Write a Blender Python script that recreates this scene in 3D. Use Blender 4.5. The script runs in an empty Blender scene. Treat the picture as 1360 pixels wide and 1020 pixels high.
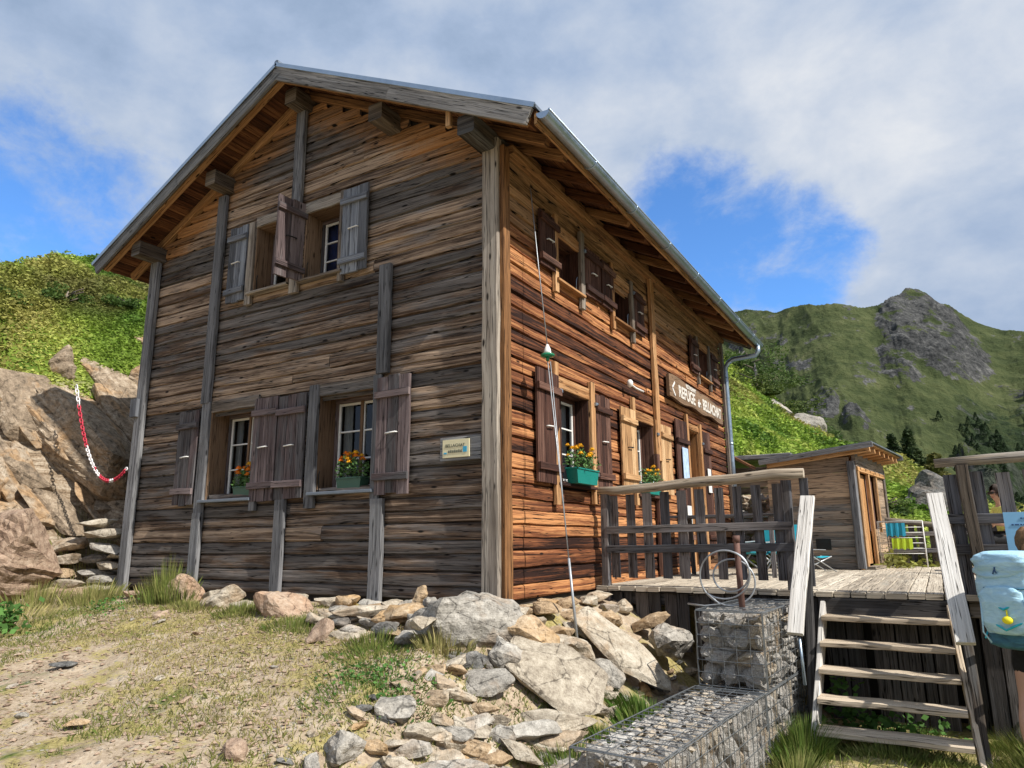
import math, random
import numpy as np
S = .86
CAM = np.array([3.51078, -5.70618, .4833])

# ---------- numpy value noise ----------
def _h(ix, iy, seed):
    n = (ix.astype(np.int64) * 374761393 + iy.astype(np.int64) * 668265263 + seed * 1442695041) & 0xffffffff
    n = ((n ^ (n >> 13)) * 1274126177) & 0xffffffff
    return ((n ^ (n >> 16)) & 0xffff) / 65535.0
def vnoise(x, y, seed=0):
    x = np.asarray(x, float); y = np.asarray(y, float)
    ix = np.floor(x); iy = np.floor(y); fx = x - ix; fy = y - iy
    fx = fx * fx * (3 - 2 * fx); fy = fy * fy * (3 - 2 * fy)
    a = _h(ix, iy, seed); b = _h(ix + 1, iy, seed); c = _h(ix, iy + 1, seed); d = _h(ix + 1, iy + 1, seed)
    return (a * (1 - fx) + b * fx) * (1 - fy) + (c * (1 - fx) + d * fx) * fy
def fbm(x, y, oct=5, seed=0, gain=.5):
    s = 0; a = 1; t = 0; f = 1
    for i in range(oct):
        s = s + a * vnoise(np.asarray(x) * f + i * 17.3, np.asarray(y) * f - i * 9.1, seed + i); t += a; a *= gain; f *= 2.03
    return s / t
def ridged(x, y, oct=5, seed=0):
    s = 0; a = 1; t = 0; f = 1
    for i in range(oct):
        s = s + a * (1 - abs(2 * vnoise(np.asarray(x) * f + i * 7.7, np.asarray(y) * f + i * 3.3, seed + i) - 1)); t += a; a *= .55; f *= 2.1
    return s / t
def ss(a, b, x):
    t = np.clip((np.asarray(x, float) - a) / (b - a), 0, 1); return t * t * (3 - 2 * t)

# crest of the slope behind the chalet: azimuth (deg, clockwise from +Y) -> (tan elevation seen from the path, distance)
RA = [-180, -95, -75.5, -68.3, -63.6, -58, -40, -20, -16.6, -13.0, -11.2, -9.2, -7.2, -5.2, -3.3, -1.5, .2, 2.6, 5, 12, 40, 180]
RE = [.05, .05, .272, .321, .355, .341, .33, .34, .327, .246, .214, .169, .136, .119, .105, .088, .062, .036, .012, -.05, -.12, -.1]
RR = [30, 26, 21, 20, 20, 21, 34, 42, 42, 40, 38, 35, 33, 31, 30, 29, 28, 27, 26, 26, 26, 26]
def terrain(x, y):
    x = np.asarray(x, float); y = np.asarray(y, float)
    z = -.13 + .19 * np.minimum(y + .25, 0)
    z = np.maximum(z, -1.25)
    s = ss(.05, 1.75, x + .25 * np.minimum(y, 0) * 0)
    low = -1.24 + 0 * x
    z = z * (1 - s) + low * s
    b = ss(5.2, 7.2, y); z = z * (1 - b) + (-.12) * b
    # left bank: rock band then grass
    q = -5.95 - x + .22 * np.minimum(y, 1.5)
    q = np.maximum(q, 0)
    left = 4.0 * ss(.1, 3.6, q) ** 1.15 + .0 * q
    lf = ss(-6.5, -2.2, y)
    z = z + left * (.25 + .75 * lf)
    dx = x - CAM[0]; dy = y - CAM[1]
    r = np.hypot(dx, dy); az = np.degrees(np.arctan2(dx, dy))
    e = np.interp(az, RA, RE); R = np.interp(az, RA, RR)
    zr = CAM[2] + e * R
    lft = ss(-52, -60, az)
    r0 = np.where(az < -50, 13.5, 15.5); 
    zz0 = np.where(az < -50, z, -.12)
    t = (r - r0) / (R - r0)
    tc = np.clip(t, 0, 1)
    pw = .85 + .0 * az
    hill = z + (zr - z) * (tc ** pw)
    hill = hill - .0
    over = np.maximum(r - R, 0)
    hill = hill - over * (.12 + .5 * ss(0, 25, over))
    near = ss(0, 1, tc)
    amp = .035 + .0 * r
    bump = (fbm(x * 1.1, y * 1.1, 4, 3) - .5) * .16 + (fbm(x * 5, y * 5, 3, 9) - .5) * .05
    rough = ss(8, 18, r) * ((fbm(x * .33, y * .33, 4, 21) - .5) * .9 * (1 - .75 * ss(.75, 1.0, t) ) )
    return hill + bump + rough * ss(.02, .2, tc)
import bpy, bmesh
from mathutils import Vector, Matrix, noise as mnoise
from mathutils.bvhtree import BVHTree
random.seed(7); RS = np.random.RandomState(7)
scene = bpy.context.scene
COL = scene.collection
R_ = math.radians

def smoothst(a, b, x):
    t = min(1, max(0, (x - a) / (b - a))); return t * t * (3 - 2 * t)

class MB:
    """mesh collector: verts, faces, uv per loop, rnd colour per face"""
    def __init__(s): s.v = []; s.f = []; s.uv = []; s.c = []; s.sm = []
    def face(s, idx, uv=None, c=(.5, .5, 0), sm=False):
        s.f.append(tuple(idx)); s.uv.append(uv or [(0, 0)] * len(idx)); s.c.append(c); s.sm.append(sm)
    def quad(s, pts, uv=None, c=None, sm=False):
        b = len(s.v); s.v.extend([tuple(p) for p in pts])
        if uv is None: uv = [(0, 0)] * len(pts)
        s.face(range(b, b + len(pts)), uv, c or (.5, .5, 0), sm)
    def build(s, name, mat, parent=None, smooth=False):
        me = bpy.data.meshes.new(name)
        me.from_pydata([tuple(map(float, v)) for v in s.v], [], s.f)
        uvl = me.uv_layers.new(name='UVMap')
        flat = np.array([c for u in s.uv for p in u for c in p], dtype=np.float32)
        uvl.data.foreach_set('uv', flat)
        at = me.attributes.new('rnd', 'FLOAT_COLOR', 'CORNER')
        cc = np.array([[*c, 1.0] for c, f in zip(s.c, s.f) for _ in f], dtype=np.float32).ravel()
        at.data.foreach_set('color', cc)
        if mat: me.materials.append(mat)
        if smooth: me.polygons.foreach_set('use_smooth', [True] * len(me.polygons))
        elif any(s.sm): me.polygons.foreach_set('use_smooth', s.sm)
        me.update()
        o = bpy.data.objects.new(name, me); COL.objects.link(o)
        if parent is not None: o.parent = parent
        return o
    def bar(s, p0, p1, w, h, up=(0, 0, 1), seg=1, jit=0, ch=.12, tone=None, zone=0, taper=1.0, endv=0):
        """chamfered timber from p0 to p1; w across, h along up"""
        p0 = Vector(p0); p1 = Vector(p1); d = p1 - p0; L = d.length
        if L < 1e-6: return
        d.normalize(); u = Vector(up); u = u - d * u.dot(d)
        if u.length < 1e-4: u = Vector((1, 0, 0)) - d * d.x
        u.normalize(); r = d.cross(u)
        c = min(w, h) * ch
        prof = [(-w/2 + c, -h/2), (w/2 - c, -h/2), (w/2, -h/2 + c), (w/2, h/2 - c), (w/2 - c, h/2), (-w/2 + c, h/2), (-w/2, h/2 - c), (-w/2, -h/2 + c)]
        per = [0]
        for i in range(8):
            a = prof[i]; b_ = prof[(i + 1) % 8]; per.append(per[-1] + math.hypot(a[0]-b_[0], a[1]-b_[1]))
        tone = random.random() if tone is None else tone; col = (tone, random.random(), zone)
        uo = random.random() * 9; vo = random.random() * 9
        base = len(s.v)
        for k in range(seg + 1):
            t = k / seg; q = p0 + d * L * t; sc_ = 1 + (taper - 1) * t
            ox = (random.random() - .5) * jit; oy = (random.random() - .5) * jit
            for (a, b_) in prof:
                s.v.append(tuple(q + r * (a * sc_ + ox + (random.random()-.5)*jit*.5) + u * (b_ * sc_ + oy + (random.random()-.5)*jit*.5)))
        for k in range(seg):
            for i in range(8):
                j = (i + 1) % 8
                a = base + k * 8
                s.face((a + i, a + 8 + i, a + 8 + j, a + j)[::-1], [(uo + L*k/seg, vo + per[i]), (uo + L*(k+1)/seg, vo + per[i]), (uo + L*(k+1)/seg, vo + per[i+1]), (uo + L*k/seg, vo + per[i+1])][::-1], col)
        e = [(uo + p[0]*.35, vo + p[1]) for p in prof]
        s.face([base + i for i in range(8)][::-1], e[::-1], col)
        s.face([base + seg * 8 + i for i in range(8)], e, col)
    def box(s, lo, hi, **k):
        lo = Vector(lo); hi = Vector(hi); d = hi - lo; c = (lo + hi) / 2
        ax = max(range(3), key=lambda i: d[i]); o = [i for i in range(3) if i != ax]
        e = Vector((0, 0, 0)); e[ax] = d[ax] / 2
        up = [0, 0, 0]; upi = 2 if ax != 2 else 1; up[upi] = 1
        wi = [i for i in o if i != upi][0]
        s.bar(c - e, c + e, d[wi], d[upi], up=up, **k)
    def tube(s, pts, r, n=8, cap=True, c=None, closed=False, rs=None):
        pts = [Vector(p) for p in pts]; c = c or (random.random(), random.random(), 0)
        base = len(s.v); m = len(pts); up = Vector((0, 0, 1)); Lacc = 0; lens = []
        prev = None
        for i, p in enumerate(pts):
            if closed: t = pts[(i + 1) % m] - pts[i - 1]
            else: t = pts[min(i + 1, m - 1)] - pts[max(i - 1, 0)]
            t.normalize()
            if prev is None:
                a = up if abs(t.z) < .9 else Vector((1, 0, 0)); x = t.cross(a).normalized()
            else: x = (prev - t * prev.dot(t)).normalized()
            prev = x; y = t.cross(x)
            rr = rs[i] if rs else r
            if i: Lacc += (p - pts[i-1]).length
            lens.append(Lacc)
            for k in range(n):
                an = 2 * math.pi * k / n
                s.v.append(tuple(p + x * math.cos(an) * rr + y * math.sin(an) * rr))
        for i in range(m if closed else m - 1):
            j = (i + 1) % m
            for k in range(n):
                k2 = (k + 1) % n
                s.face((base+i*n+k, base+i*n+k2, base+j*n+k2, base+j*n+k), [(lens[i], k*.03), (lens[i], (k+1)*.03), (lens[j], (k+1)*.03), (lens[j], k*.03)], c, True)
        if cap and not closed:
            s.face([base + k for k in range(n)][::-1], None, c); s.face([base + (m-1)*n + k for k in range(n)], None, c)
    def ball(s, c, r, nu=8, nv=6, sc=(1, 1, 1), col=None):
        base = len(s.v); col = col or (random.random(), random.random(), 0)
        for i in range(nv + 1):
            ph = math.pi * i / nv
            for k in range(nu):
                th = 2 * math.pi * k / nu
                s.v.append((c[0] + r*sc[0]*math.sin(ph)*math.cos(th), c[1] + r*sc[1]*math.sin(ph)*math.sin(th), c[2] + r*sc[2]*math.cos(ph)))
        for i in range(nv):
            for k in range(nu):
                k2 = (k + 1) % nu
                s.face((base+i*nu+k, base+(i+1)*nu+k, base+(i+1)*nu+k2, base+i*nu+k2), None, col, True)

def tag(o, label=None, cat=None, group=None, kind=None):
    if label: o['label'] = label
    if cat: o['category'] = cat
    if group: o['group'] = group
    if kind: o['kind'] = kind
    return o
def empty(name, loc=(0, 0, 0), label=None, cat=None, group=None):
    o = bpy.data.objects.new(name, None); o.location = loc; COL.objects.link(o); o.empty_display_size = .2
    bpy.context.view_layer.update()
    return tag(o, label, cat, group)
def rel(o, parent):
    """parent an object whose mesh is in world coordinates"""
    o.parent = parent; o.location = -Vector(parent.location); return o
def copy_tree(o, parent=None):
    c = o.copy(); COL.objects.link(c); c.parent = parent
    for ch in list(o.children):
        copy_tree(ch, c)
    return c
def arrmesh(name, V, F, mat, parent=None, smooth=False, uv=None, col=None):
    """numpy mesh with all-same-size faces; col per vertex (n,3)"""
    me = bpy.data.meshes.new(name); V = np.asarray(V, np.float32); F = np.asarray(F, np.int32)
    me.vertices.add(len(V)); me.vertices.foreach_set('co', V.ravel())
    k = F.shape[1]; me.loops.add(F.size); me.loops.foreach_set('vertex_index', F.ravel())
    me.polygons.add(len(F)); me.polygons.foreach_set('loop_start', np.arange(0, F.size, k, dtype=np.int32))
    me.update(calc_edges=True)
    if col is not None:
        at = me.attributes.new('rnd', 'FLOAT_COLOR', 'POINT'); at.data.foreach_set('color', np.hstack([col, np.ones((len(V), 1))]).astype(np.float32).ravel())
    me.polygons.foreach_set('use_smooth', np.full(len(F), smooth, dtype=bool))
    me.materials.append(mat); me.validate()
    o = bpy.data.objects.new(name, me); COL.objects.link(o); o.parent = parent
    return o

# ---------- node helper ----------
class NT:
    def __init__(s, name):
        s.m = bpy.data.materials.new(name); s.m.use_nodes = True; s.t = s.m.node_tree; s.t.nodes.clear()
        s.out = s.t.nodes.new('ShaderNodeOutputMaterial'); s.b = s.t.nodes.new('ShaderNodeBsdfPrincipled')
        s.t.links.new(s.b.outputs[0], s.out.inputs[0])
    def n(s, typ, **k):
        nd = s.t.nodes.new('ShaderNode' + typ)
        for a, b in k.items(): setattr(nd, a, b)
        return nd
    def put(s, inp, v):
        if isinstance(v, bpy.types.NodeSocket): s.t.links.new(v, inp)
        elif isinstance(v, (tuple, list)):
            v = tuple(v)
            if inp.type == 'RGBA' and len(v) == 3: v = v + (1,)
            inp.default_value = v
        else: inp.default_value = v
    def math(s, op, a, b=None, c=None, clamp=False):
        nd = s.n('Math', operation=op); nd.use_clamp = clamp
        s.put(nd.inputs[0], a)
        if b is not None: s.put(nd.inputs[1], b)
        if c is not None: s.put(nd.inputs[2], c)
        return nd.outputs[0]
    def vmath(s, op, a, b=None):
        nd = s.n('VectorMath', operation=op); s.put(nd.inputs[0], a)
        if b is not None: s.put(nd.inputs[1], b)
        return nd.outputs[0]
    def noise(s, vec, scale=1, detail=4, rough=.55, dist=0, w=None):
        nd = s.n('TexNoise'); s.put(nd.inputs['Vector'], vec) if vec is not None else None
        nd.inputs['Scale'].default_value = scale; nd.inputs['Detail'].default_value = detail; nd.inputs['Roughness'].default_value = rough; nd.inputs['Distortion'].default_value = dist
        return nd.outputs['Fac']
    def mix(s, f, a, b, mode='MIX'):
        nd = s.n('Mix', data_type='RGBA', blend_type=mode); s.put(nd.inputs[0], f); s.put(nd.inputs[6], a); s.put(nd.inputs[7], b); nd.clamp_result = False
        return nd.outputs[2]
    def ramp(s, f, stops, interp='LINEAR'):
        nd = s.n('ValToRGB'); cr = nd.color_ramp; cr.interpolation = interp
        while len(cr.elements) < len(stops): cr.elements.new(.5)
        for e, (p, c) in zip(cr.elements, stops):
            e.position = p; e.color = (*c, 1) if not isinstance(c, (int, float)) else (c, c, c, 1)
        s.put(nd.inputs[0], f); return nd.outputs[0]
    def rng(s, f, a, b, lo=0, hi=1):
        nd = s.n('MapRange'); nd.interpolation_type = 'SMOOTHSTEP'
        s.put(nd.inputs[0], f); s.put(nd.inputs[1], a); s.put(nd.inputs[2], b); s.put(nd.inputs[3], lo); s.put(nd.inputs[4], hi); return nd.outputs[0]
    def bump(s, h, strength=.4, dist=.01):
        nd = s.n('Bump'); nd.inputs['Strength'].default_value = strength; nd.inputs['Distance'].default_value = dist
        s.put(nd.inputs['Height'], h); s.t.links.new(nd.outputs[0], s.b.inputs['Normal']); return nd
    def set(s, **k):
        names = dict(color='Base Color', rough='Roughness', metal='Metallic', spec='Specular IOR Level', trans='Transmission Weight', alpha='Alpha', sss='Subsurface Weight')
        for a, v in k.items(): s.put(s.b.inputs[names[a]], v)
    def attr(s, name='rnd'):
        a = s.n('Attribute', attribute_name=name); sp = s.n('SeparateColor'); s.t.links.new(a.outputs['Color'], sp.inputs[0]); return sp.outputs
    def coord(s, k='Object'): return s.n('TexCoord').outputs[k]
    def scale(s, vec, sc, off=None):
        nd = s.n('Mapping'); s.put(nd.inputs['Vector'], vec); nd.inputs['Scale'].default_value = sc
        if off is not None: s.put(nd.inputs['Location'], off)
        return nd.outputs[0]

def wood(name, dark, mid, light, grey=(.2, .19, .18), gamt=.4, zcol=None, rough=.85, bump=.6, contrast=1.0, tonev=.35, dirt=.0, fine=1.0):
    N = NT(name); uv = N.n('UVMap').outputs[0]; r, g, b = N.attr()[:3]
    off = N.n('CombineXYZ'); N.put(off.inputs[0], N.math('MULTIPLY', g, 47)); N.put(off.inputs[1], N.math('MULTIPLY', g, 31)); N.put(off.inputs[2], N.math('MULTIPLY', g, 13))
    off = off.outputs[0]
    n1 = N.noise(N.scale(uv, (.9, 30, 1), off), 1, 5, .64, .3)
    n2 = N.noise(N.scale(uv, (.8, 3.5, 1), off), 1, 3, .55)
    n3 = N.noise(N.scale(uv, (7, 150 * fine, 1), off), 1, 3, .6)
    n4 = N.noise(N.scale(uv, (.9, 42, 1), off), 1, 2, .5, .2)
    n5 = N.noise(N.scale(uv, (1.1, 8, 1), N.vmath('ADD', off, (9, 4, 3))), 1, 4, .6)
    t = N.math('ADD', N.math('MULTIPLY', n1, .95 * contrast), N.math('MULTIPLY', n3, .35))
    t = N.math('ADD', t, N.math('MULTIPLY', N.math('SUBTRACT', r, .5), tonev))
    t = N.math('ADD', t, N.math('MULTIPLY', N.math('SUBTRACT', n2, .5), .5))
    t = N.math('SUBTRACT', t, .15 + .475 * (contrast - 1))
    col = N.ramp(t, [(.20, dark), (.5, mid), (.8, light)])
    gt = N.ramp(t, [(.2, tuple(c * .38 for c in grey)), (.52, tuple(c * .8 for c in grey)), (.85, tuple(c * 1.6 for c in grey))])
    gm = N.rng(N.math('ADD', N.math('ADD', n5, N.math('MULTIPLY', N.math('SUBTRACT', r, .5), -.35)), gamt - .5), .42, .62)
    if zcol:
        zc = N.ramp(t, [(.22, tuple(c * .35 for c in zcol)), (.5, zcol), (.82, tuple(min(.8, c * 1.75) for c in zcol))])
        zf = N.rng(N.math('ADD', b, N.math('MULTIPLY', N.math('SUBTRACT', n5, .5), 1.2)), .35, .75)
        gm = N.math('MULTIPLY', gm, N.math('SUBTRACT', 1, N.math('MULTIPLY', zf, .8)))
        col = N.mix(zf, col, zc)
    col = N.mix(gm, col, gt)
    cr = N.rng(N.math('ABSOLUTE', N.math('SUBTRACT', n4, .5)), .004, .022)
    col = N.mix(cr, tuple(c * .25 for c in dark), col)
    vo = N.n('TexVoronoi', feature='F1'); N.put(vo.inputs['Vector'], N.scale(uv, (2.1, 6.5, 1), off)); vo.inputs['Scale'].default_value = 1
    kn = N.rng(vo.outputs['Distance'], .05, .12)
    col = N.mix(kn, tuple(c * .45 for c in dark), col)
    N.set(color=col, rough=rough, spec=.25)
    h = N.math('ADD', N.math('MULTIPLY', n1, .6), N.math('MULTIPLY', n3, .25))
    h = N.math('ADD', h, N.math('MULTIPLY', cr, .5))
    N.bump(h, bump, .012)
    return N.m

def plain(name, color, rough=.6, metal=0, bump=0, var=.12, vs=8, spec=.4):
    N = NT(name); c = N.coord()
    n = N.noise(c, vs, 4, .6); n2 = N.noise(c, vs * 6, 3, .6)
    f = N.math('ADD', N.math('MULTIPLY', n, .7), N.math('MULTIPLY', n2, .3))
    col = N.ramp(f, [(.25, tuple(x * (1 - var * 1.6) for x in color)), (.5, color), (.8, tuple(min(1, x * (1 + var * 1.6)) for x in color))])
    N.set(color=col, rough=N.rng(n2, .2, .8, max(.05, rough - .12), min(1, rough + .12)), metal=metal, spec=spec)
    if bump: N.bump(f, bump, .01)
    return N.m

M = {}
M['gable'] = wood('weathered_gable_wood', (.014, .009, .007), (.125, .080, .053), (.46, .335, .235), grey=(.20, .176, .160), gamt=.50, zcol=(.27, .135, .055), contrast=1.32, tonev=.40)
M['side'] = wood('sunburnt_side_wood', (.022, .008, .005), (.195, .068, .027), (.57, .265, .105), grey=(.24, .14, .09), gamt=.08, zcol=(.30, .175, .09), contrast=1.4, tonev=.5)
M['batten'] = wood('silver_batten_wood', (.045, .045, .048), (.15, .15, .155), (.33, .33, .335), grey=(.22, .22, .23), gamt=.5, contrast=.95)
M['post'] = wood('corner_post_wood', (.05, .038, .028), (.19, .155, .125), (.42, .37, .31), grey=(.22, .20, .185), gamt=.45)
M['postor'] = wood('orange_corner_wood', (.10, .045, .018), (.34, .165, .065), (.6, .36, .18), gamt=.05)
M['shut'] = wood('purple_brown_shutter_wood', (.045, .032, .032), (.125, .092, .092), (.25, .2, .195), grey=(.16, .15, .155), gamt=.42)
M['shutb'] = wood('blue_grey_shutter_wood', (.06, .065, .08), (.17, .185, .215), (.32, .34, .37), grey=(.2, .21, .235), gamt=.5)
M['shutd'] = wood('dark_brown_shutter_wood', (.02, .009, .007), (.075, .032, .022), (.2, .11, .08), gamt=.0)
M['shutn'] = wood('new_pine_wood', (.3, .16, .07), (.52, .31, .15), (.66, .45, .25), gamt=-.3, contrast=.7)
M['jamb'] = wood('tan_jamb_wood', (.10, .06, .035), (.2, .125, .075), (.3, .2, .125), gamt=.05, contrast=.6, bump=.3)
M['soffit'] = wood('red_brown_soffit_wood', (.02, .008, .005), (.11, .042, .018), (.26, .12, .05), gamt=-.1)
M['rafter'] = wood('warm_rafter_wood', (.06, .028, .012), (.25, .125, .05), (.48, .28, .13), gamt=.0)
M['beam'] = wood('purlin_wood', (.03, .024, .019), (.115, .09, .068), (.26, .215, .165), grey=(.17, .165, .16), gamt=.35)
M['barge'] = wood('grey_bargeboard_wood', (.07, .066, .062), (.21, .2, .19), (.42, .4, .38), grey=(.25, .25, .25), gamt=.45, contrast=.8)
M['deck'] = wood('pale_deck_wood', (.16, .13, .10), (.42, .36, .28), (.64, .57, .46), grey=(.42, .39, .33), gamt=.35, contrast=.8)
M['rail'] = wood('dark_grey_rail_wood', (.028, .023, .021), (.105, .092, .088), (.27, .245, .235), grey=(.16, .16, .175), gamt=.5, tonev=.6)
M['log'] = wood('peeled_log_wood', (.13, .1, .07), (.34, .28, .21), (.56, .49, .4), grey=(.35, .32, .28), gamt=.4, contrast=.9)
M['white'] = wood('bleached_board_wood', (.3, .28, .25), (.56, .53, .49), (.75, .73, .69), grey=(.5, .48, .46), gamt=.3, contrast=.8)
M['tread'] = wood('stair_tread_wood', (.2, .15, .1), (.46, .37, .27), (.66, .56, .43), grey=(.45, .41, .35), gamt=.3, contrast=.75)
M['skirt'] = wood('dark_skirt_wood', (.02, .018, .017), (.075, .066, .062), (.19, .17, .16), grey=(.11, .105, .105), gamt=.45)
M['hut'] = wood('hut_wood', (.12, .095, .075), (.30, .235, .18), (.48, .39, .31), grey=(.26, .245, .23), gamt=.5, zcol=(.38, .27, .18), contrast=.8)
M['hutn'] = wood('hut_orange_wood', (.2, .09, .03), (.48, .25, .1), (.66, .42, .22), gamt=-.2, contrast=.7)
M['zinc'] = plain('zinc_metal', (.33, .41, .50), .38, .75, 0, .15, 3)
M['roofm'] = plain('roof_sheet_metal', (.16, .19, .23), .45, .5, 0, .2, 3)
M['whitep'] = plain('white_paint', (.72, .71, .68), .5, 0, .1, .08, 20)
M['black'] = plain('black_iron', (.02, .02, .02), .5, .4)
M['green'] = plain('green_planter_plastic', (.045, .11, .075), .45)
M['teal'] = plain('teal_planter_plastic', (.01, .19, .16), .35)
M['sillm'] = plain('blue_grey_sill_metal', (.17, .2, .24), .5, .2)
M['curtain'] = plain('white_curtain_cloth', (.75, .74, .72), .9)
M['bcurtain'] = plain('blue_curtain_cloth', (.06, .10, .3), .9, var=.3)
M['rcurtain'] = plain('red_white_curtain_cloth', (.5, .25, .25), .9, var=.5, vs=14)
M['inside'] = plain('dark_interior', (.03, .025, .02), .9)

def glassm():
    N = NT('window_glass')
    t = N.n('BsdfTransparent'); t.inputs[0].default_value = (.55, .58, .6, 1)
    gl = N.n('BsdfGlossy'); gl.inputs['Roughness'].default_value = .03; gl.inputs[0].default_value = (.9, .95, 1, 1)
    fr = N.n('Fresnel'); fr.inputs[0].default_value = 1.5
    mx = N.n('MixShader'); N.t.links.new(fr.outputs[0], mx.inputs[0]); N.t.links.new(t.outputs[0], mx.inputs[1]); N.t.links.new(gl.outputs[0], mx.inputs[2])
    N.t.links.new(mx.outputs[0], N.out.inputs[0]); return N.m
M['glass'] = glassm()

# ---------- camera, light, sky ----------
cam = bpy.data.cameras.new('camera'); co = bpy.data.objects.new('camera', cam); COL.objects.link(co); scene.camera = co
f_, pt, rl, yw = 933.24, .220469, -.0084939, .5330805
c_, s_ = math.cos(yw), math.sin(yw)
fw = Vector((-s_, c_, 0)); rt = Vector((c_, s_, 0)); up_ = Vector((0, 0, 1))
F_ = fw * math.cos(pt) + up_ * math.sin(pt); U_ = -fw * math.sin(pt) + up_ * math.cos(pt)
Rr = rt * math.cos(rl) + U_ * math.sin(rl); Ur = -rt * math.sin(rl) + U_ * math.cos(rl)
mt = Matrix(((Rr.x, Ur.x, -F_.x, CAM[0]), (Rr.y, Ur.y, -F_.y, CAM[1]), (Rr.z, Ur.z, -F_.z, CAM[2]), (0, 0, 0, 1)))
co.matrix_world = mt
cam.sensor_width = 36; cam.lens = f_ / 1360 * 36; cam.clip_end = 3000; cam.clip_start = .05

SUN_EL, SUN_AZ = 45, 98     # azimuth clockwise from +Y
sl = bpy.data.lights.new('sun', 'SUN'); sl.energy = 4.3; sl.angle = R_(.55); sl.color = (1, .955, .88)
so = bpy.data.objects.new('sun', sl); COL.objects.link(so)
sd = Vector((math.sin(R_(SUN_AZ)) * math.cos(R_(SUN_EL)), math.cos(R_(SUN_AZ)) * math.cos(R_(SUN_EL)), math.sin(R_(SUN_EL))))
so.rotation_euler = sd.to_track_quat('Z', 'Y').to_euler(); so.location = (20, -5, 25)

def make_world():
    w = bpy.data.worlds.new('World'); scene.world = w; w.use_nodes = True; t = w.node_tree; t.nodes.clear()
    N = NT.__new__(NT); N.t = t; N.m = None
    out = t.nodes.new('ShaderNodeOutputWorld')
    sky = N.n('TexSky', sky_type='NISHITA'); sky.sun_disc = False; sky.sun_elevation = R_(SUN_EL); sky.sun_rotation = R_(SUN_AZ)
    sky.air_density = 1.0; sky.dust_density = .3; sky.ozone_density = 2.0; sky.altitude = 2100
    b1 = N.n('Background'); N.put(b1.inputs[0], N.mix(1.0, sky.outputs[0], (.60, .92, 1.20), 'MULTIPLY')); b1.inputs[1].default_value = .15
    d = N.n('TexCoord').outputs['Generated']
    dn = N.vmath('NORMALIZE', d)
    sp = N.n('SeparateXYZ'); N.put(sp.inputs[0], dn)
    zz = N.math('ADD', N.math('MAXIMUM', sp.outputs[2], 0), .22)
    pl = N.n('CombineXYZ'); N.put(pl.inputs[0], N.math('DIVIDE', sp.outputs[0], zz)); N.put(pl.inputs[1], N.math('DIVIDE', sp.outputs[1], zz)); N.put(pl.inputs[2], sp.outputs[2])
    p = pl.outputs[0]
    big = N.noise(p, 1.3, 6, .55, .4)
    pd = N.vmath('MULTIPLY', dn, (1, 1, 1.5))
    mid = N.noise(N.vmath('ADD', pd, (3, 5, 1)), 4.6, 9, .58, .15)
    wis = N.noise(N.vmath('ADD', pd, (8, 2, 4)), 11, 9, .66, .25)
    # broad openings in the cloud deck (where the blue shows)
    wn = N.n('TexNoise'); N.put(wn.inputs['Vector'], dn); wn.inputs['Scale'].default_value = 4; wn.inputs['Detail'].default_value = 6; wn.inputs['Roughness'].default_value = .6
    dw_ = N.vmath('ADD', dn, N.vmath('MULTIPLY', N.vmath('SUBTRACT', wn.outputs['Color'], (.5, .5, .5)), (.11, .11, .09)))
    gap = None
    for (dx, dy, dz), wd, am in (((-.240, .862, .447), .052, .9), ((-.225, .893, .385), .070, .9), ((-.26, .90, .33), .10, 1.0), ((-.15, .925, .35), .07, .95), ((-.085, .928, .368), .058, .95), ((-.12, .94, .32), .06, 1.0), ((-.87, .36, .315), .15, 1.0), ((-.83, .46, .29), .12, .9), ((.9, -.3, .5), .4, .5), ((-.2, -.9, .4), .4, .6)):
        v = Vector((dx, dy, dz)).normalized()
        dist = N.n('VectorMath', operation='DISTANCE'); N.put(dist.inputs[0], dw_); dist.inputs[1].default_value = v
        g = N.math('MULTIPLY', N.rng(dist.outputs['Value'], wd * 2.3, wd * .1), am)
        gap = g if gap is None else N.math('SUBTRACT', N.math('ADD', gap, g), N.math('MULTIPLY', gap, g))
    dens = N.math('SUBTRACT', N.math('ADD', N.math('MULTIPLY', mid, .8), N.math('MULTIPLY', wis, .8)), N.math('SUBTRACT', N.math('MULTIPLY', gap, .66), .10))
    dens = N.rng(dens, .20, .66)
    bil = N.noise(N.vmath('ADD', pd, (3.03, 5.02, 1.06)), 4.6, 7, .55, .15)
    br = N.math('ADD', N.math('MULTIPLY', big, .55), N.math('MULTIPLY', mid, .45))
    br = N.math('ADD', br, N.math('MULTIPLY', N.math('SUBTRACT', mid, bil), .5))
    br = N.math('ADD', br, N.math('MULTIPLY', N.math('SUBTRACT', 1, dens), .08))
    # brighter towards the right (nearer the sun)
    rt_ = N.rng(sp.outputs[0], -.85, .1)
    br = N.math('ADD', br, N.math('MULTIPLY', rt_, .12))
    ccol = N.ramp(br, [(.32, (.36, .48, .68)), (.46, (.46, .58, .79)), (.58, (.58, .68, .85)), (.88, (.92, .95, 1.0))])
    b2 = N.n('Background'); N.put(b2.inputs[0], ccol); b2.inputs[1].default_value = .58
    mx = N.n('MixShader'); N.put(mx.inputs[0], dens); t.links.new(b1.outputs[0], mx.inputs[1]); t.links.new(b2.outputs[0], mx.inputs[2])
    t.links.new(mx.outputs[0], out.inputs[0])
make_world()
scene.view_settings.view_transform = 'Standard'; scene.view_settings.look = 'None'; scene.view_settings.exposure = .58; scene.view_settings.gamma = 1
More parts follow.
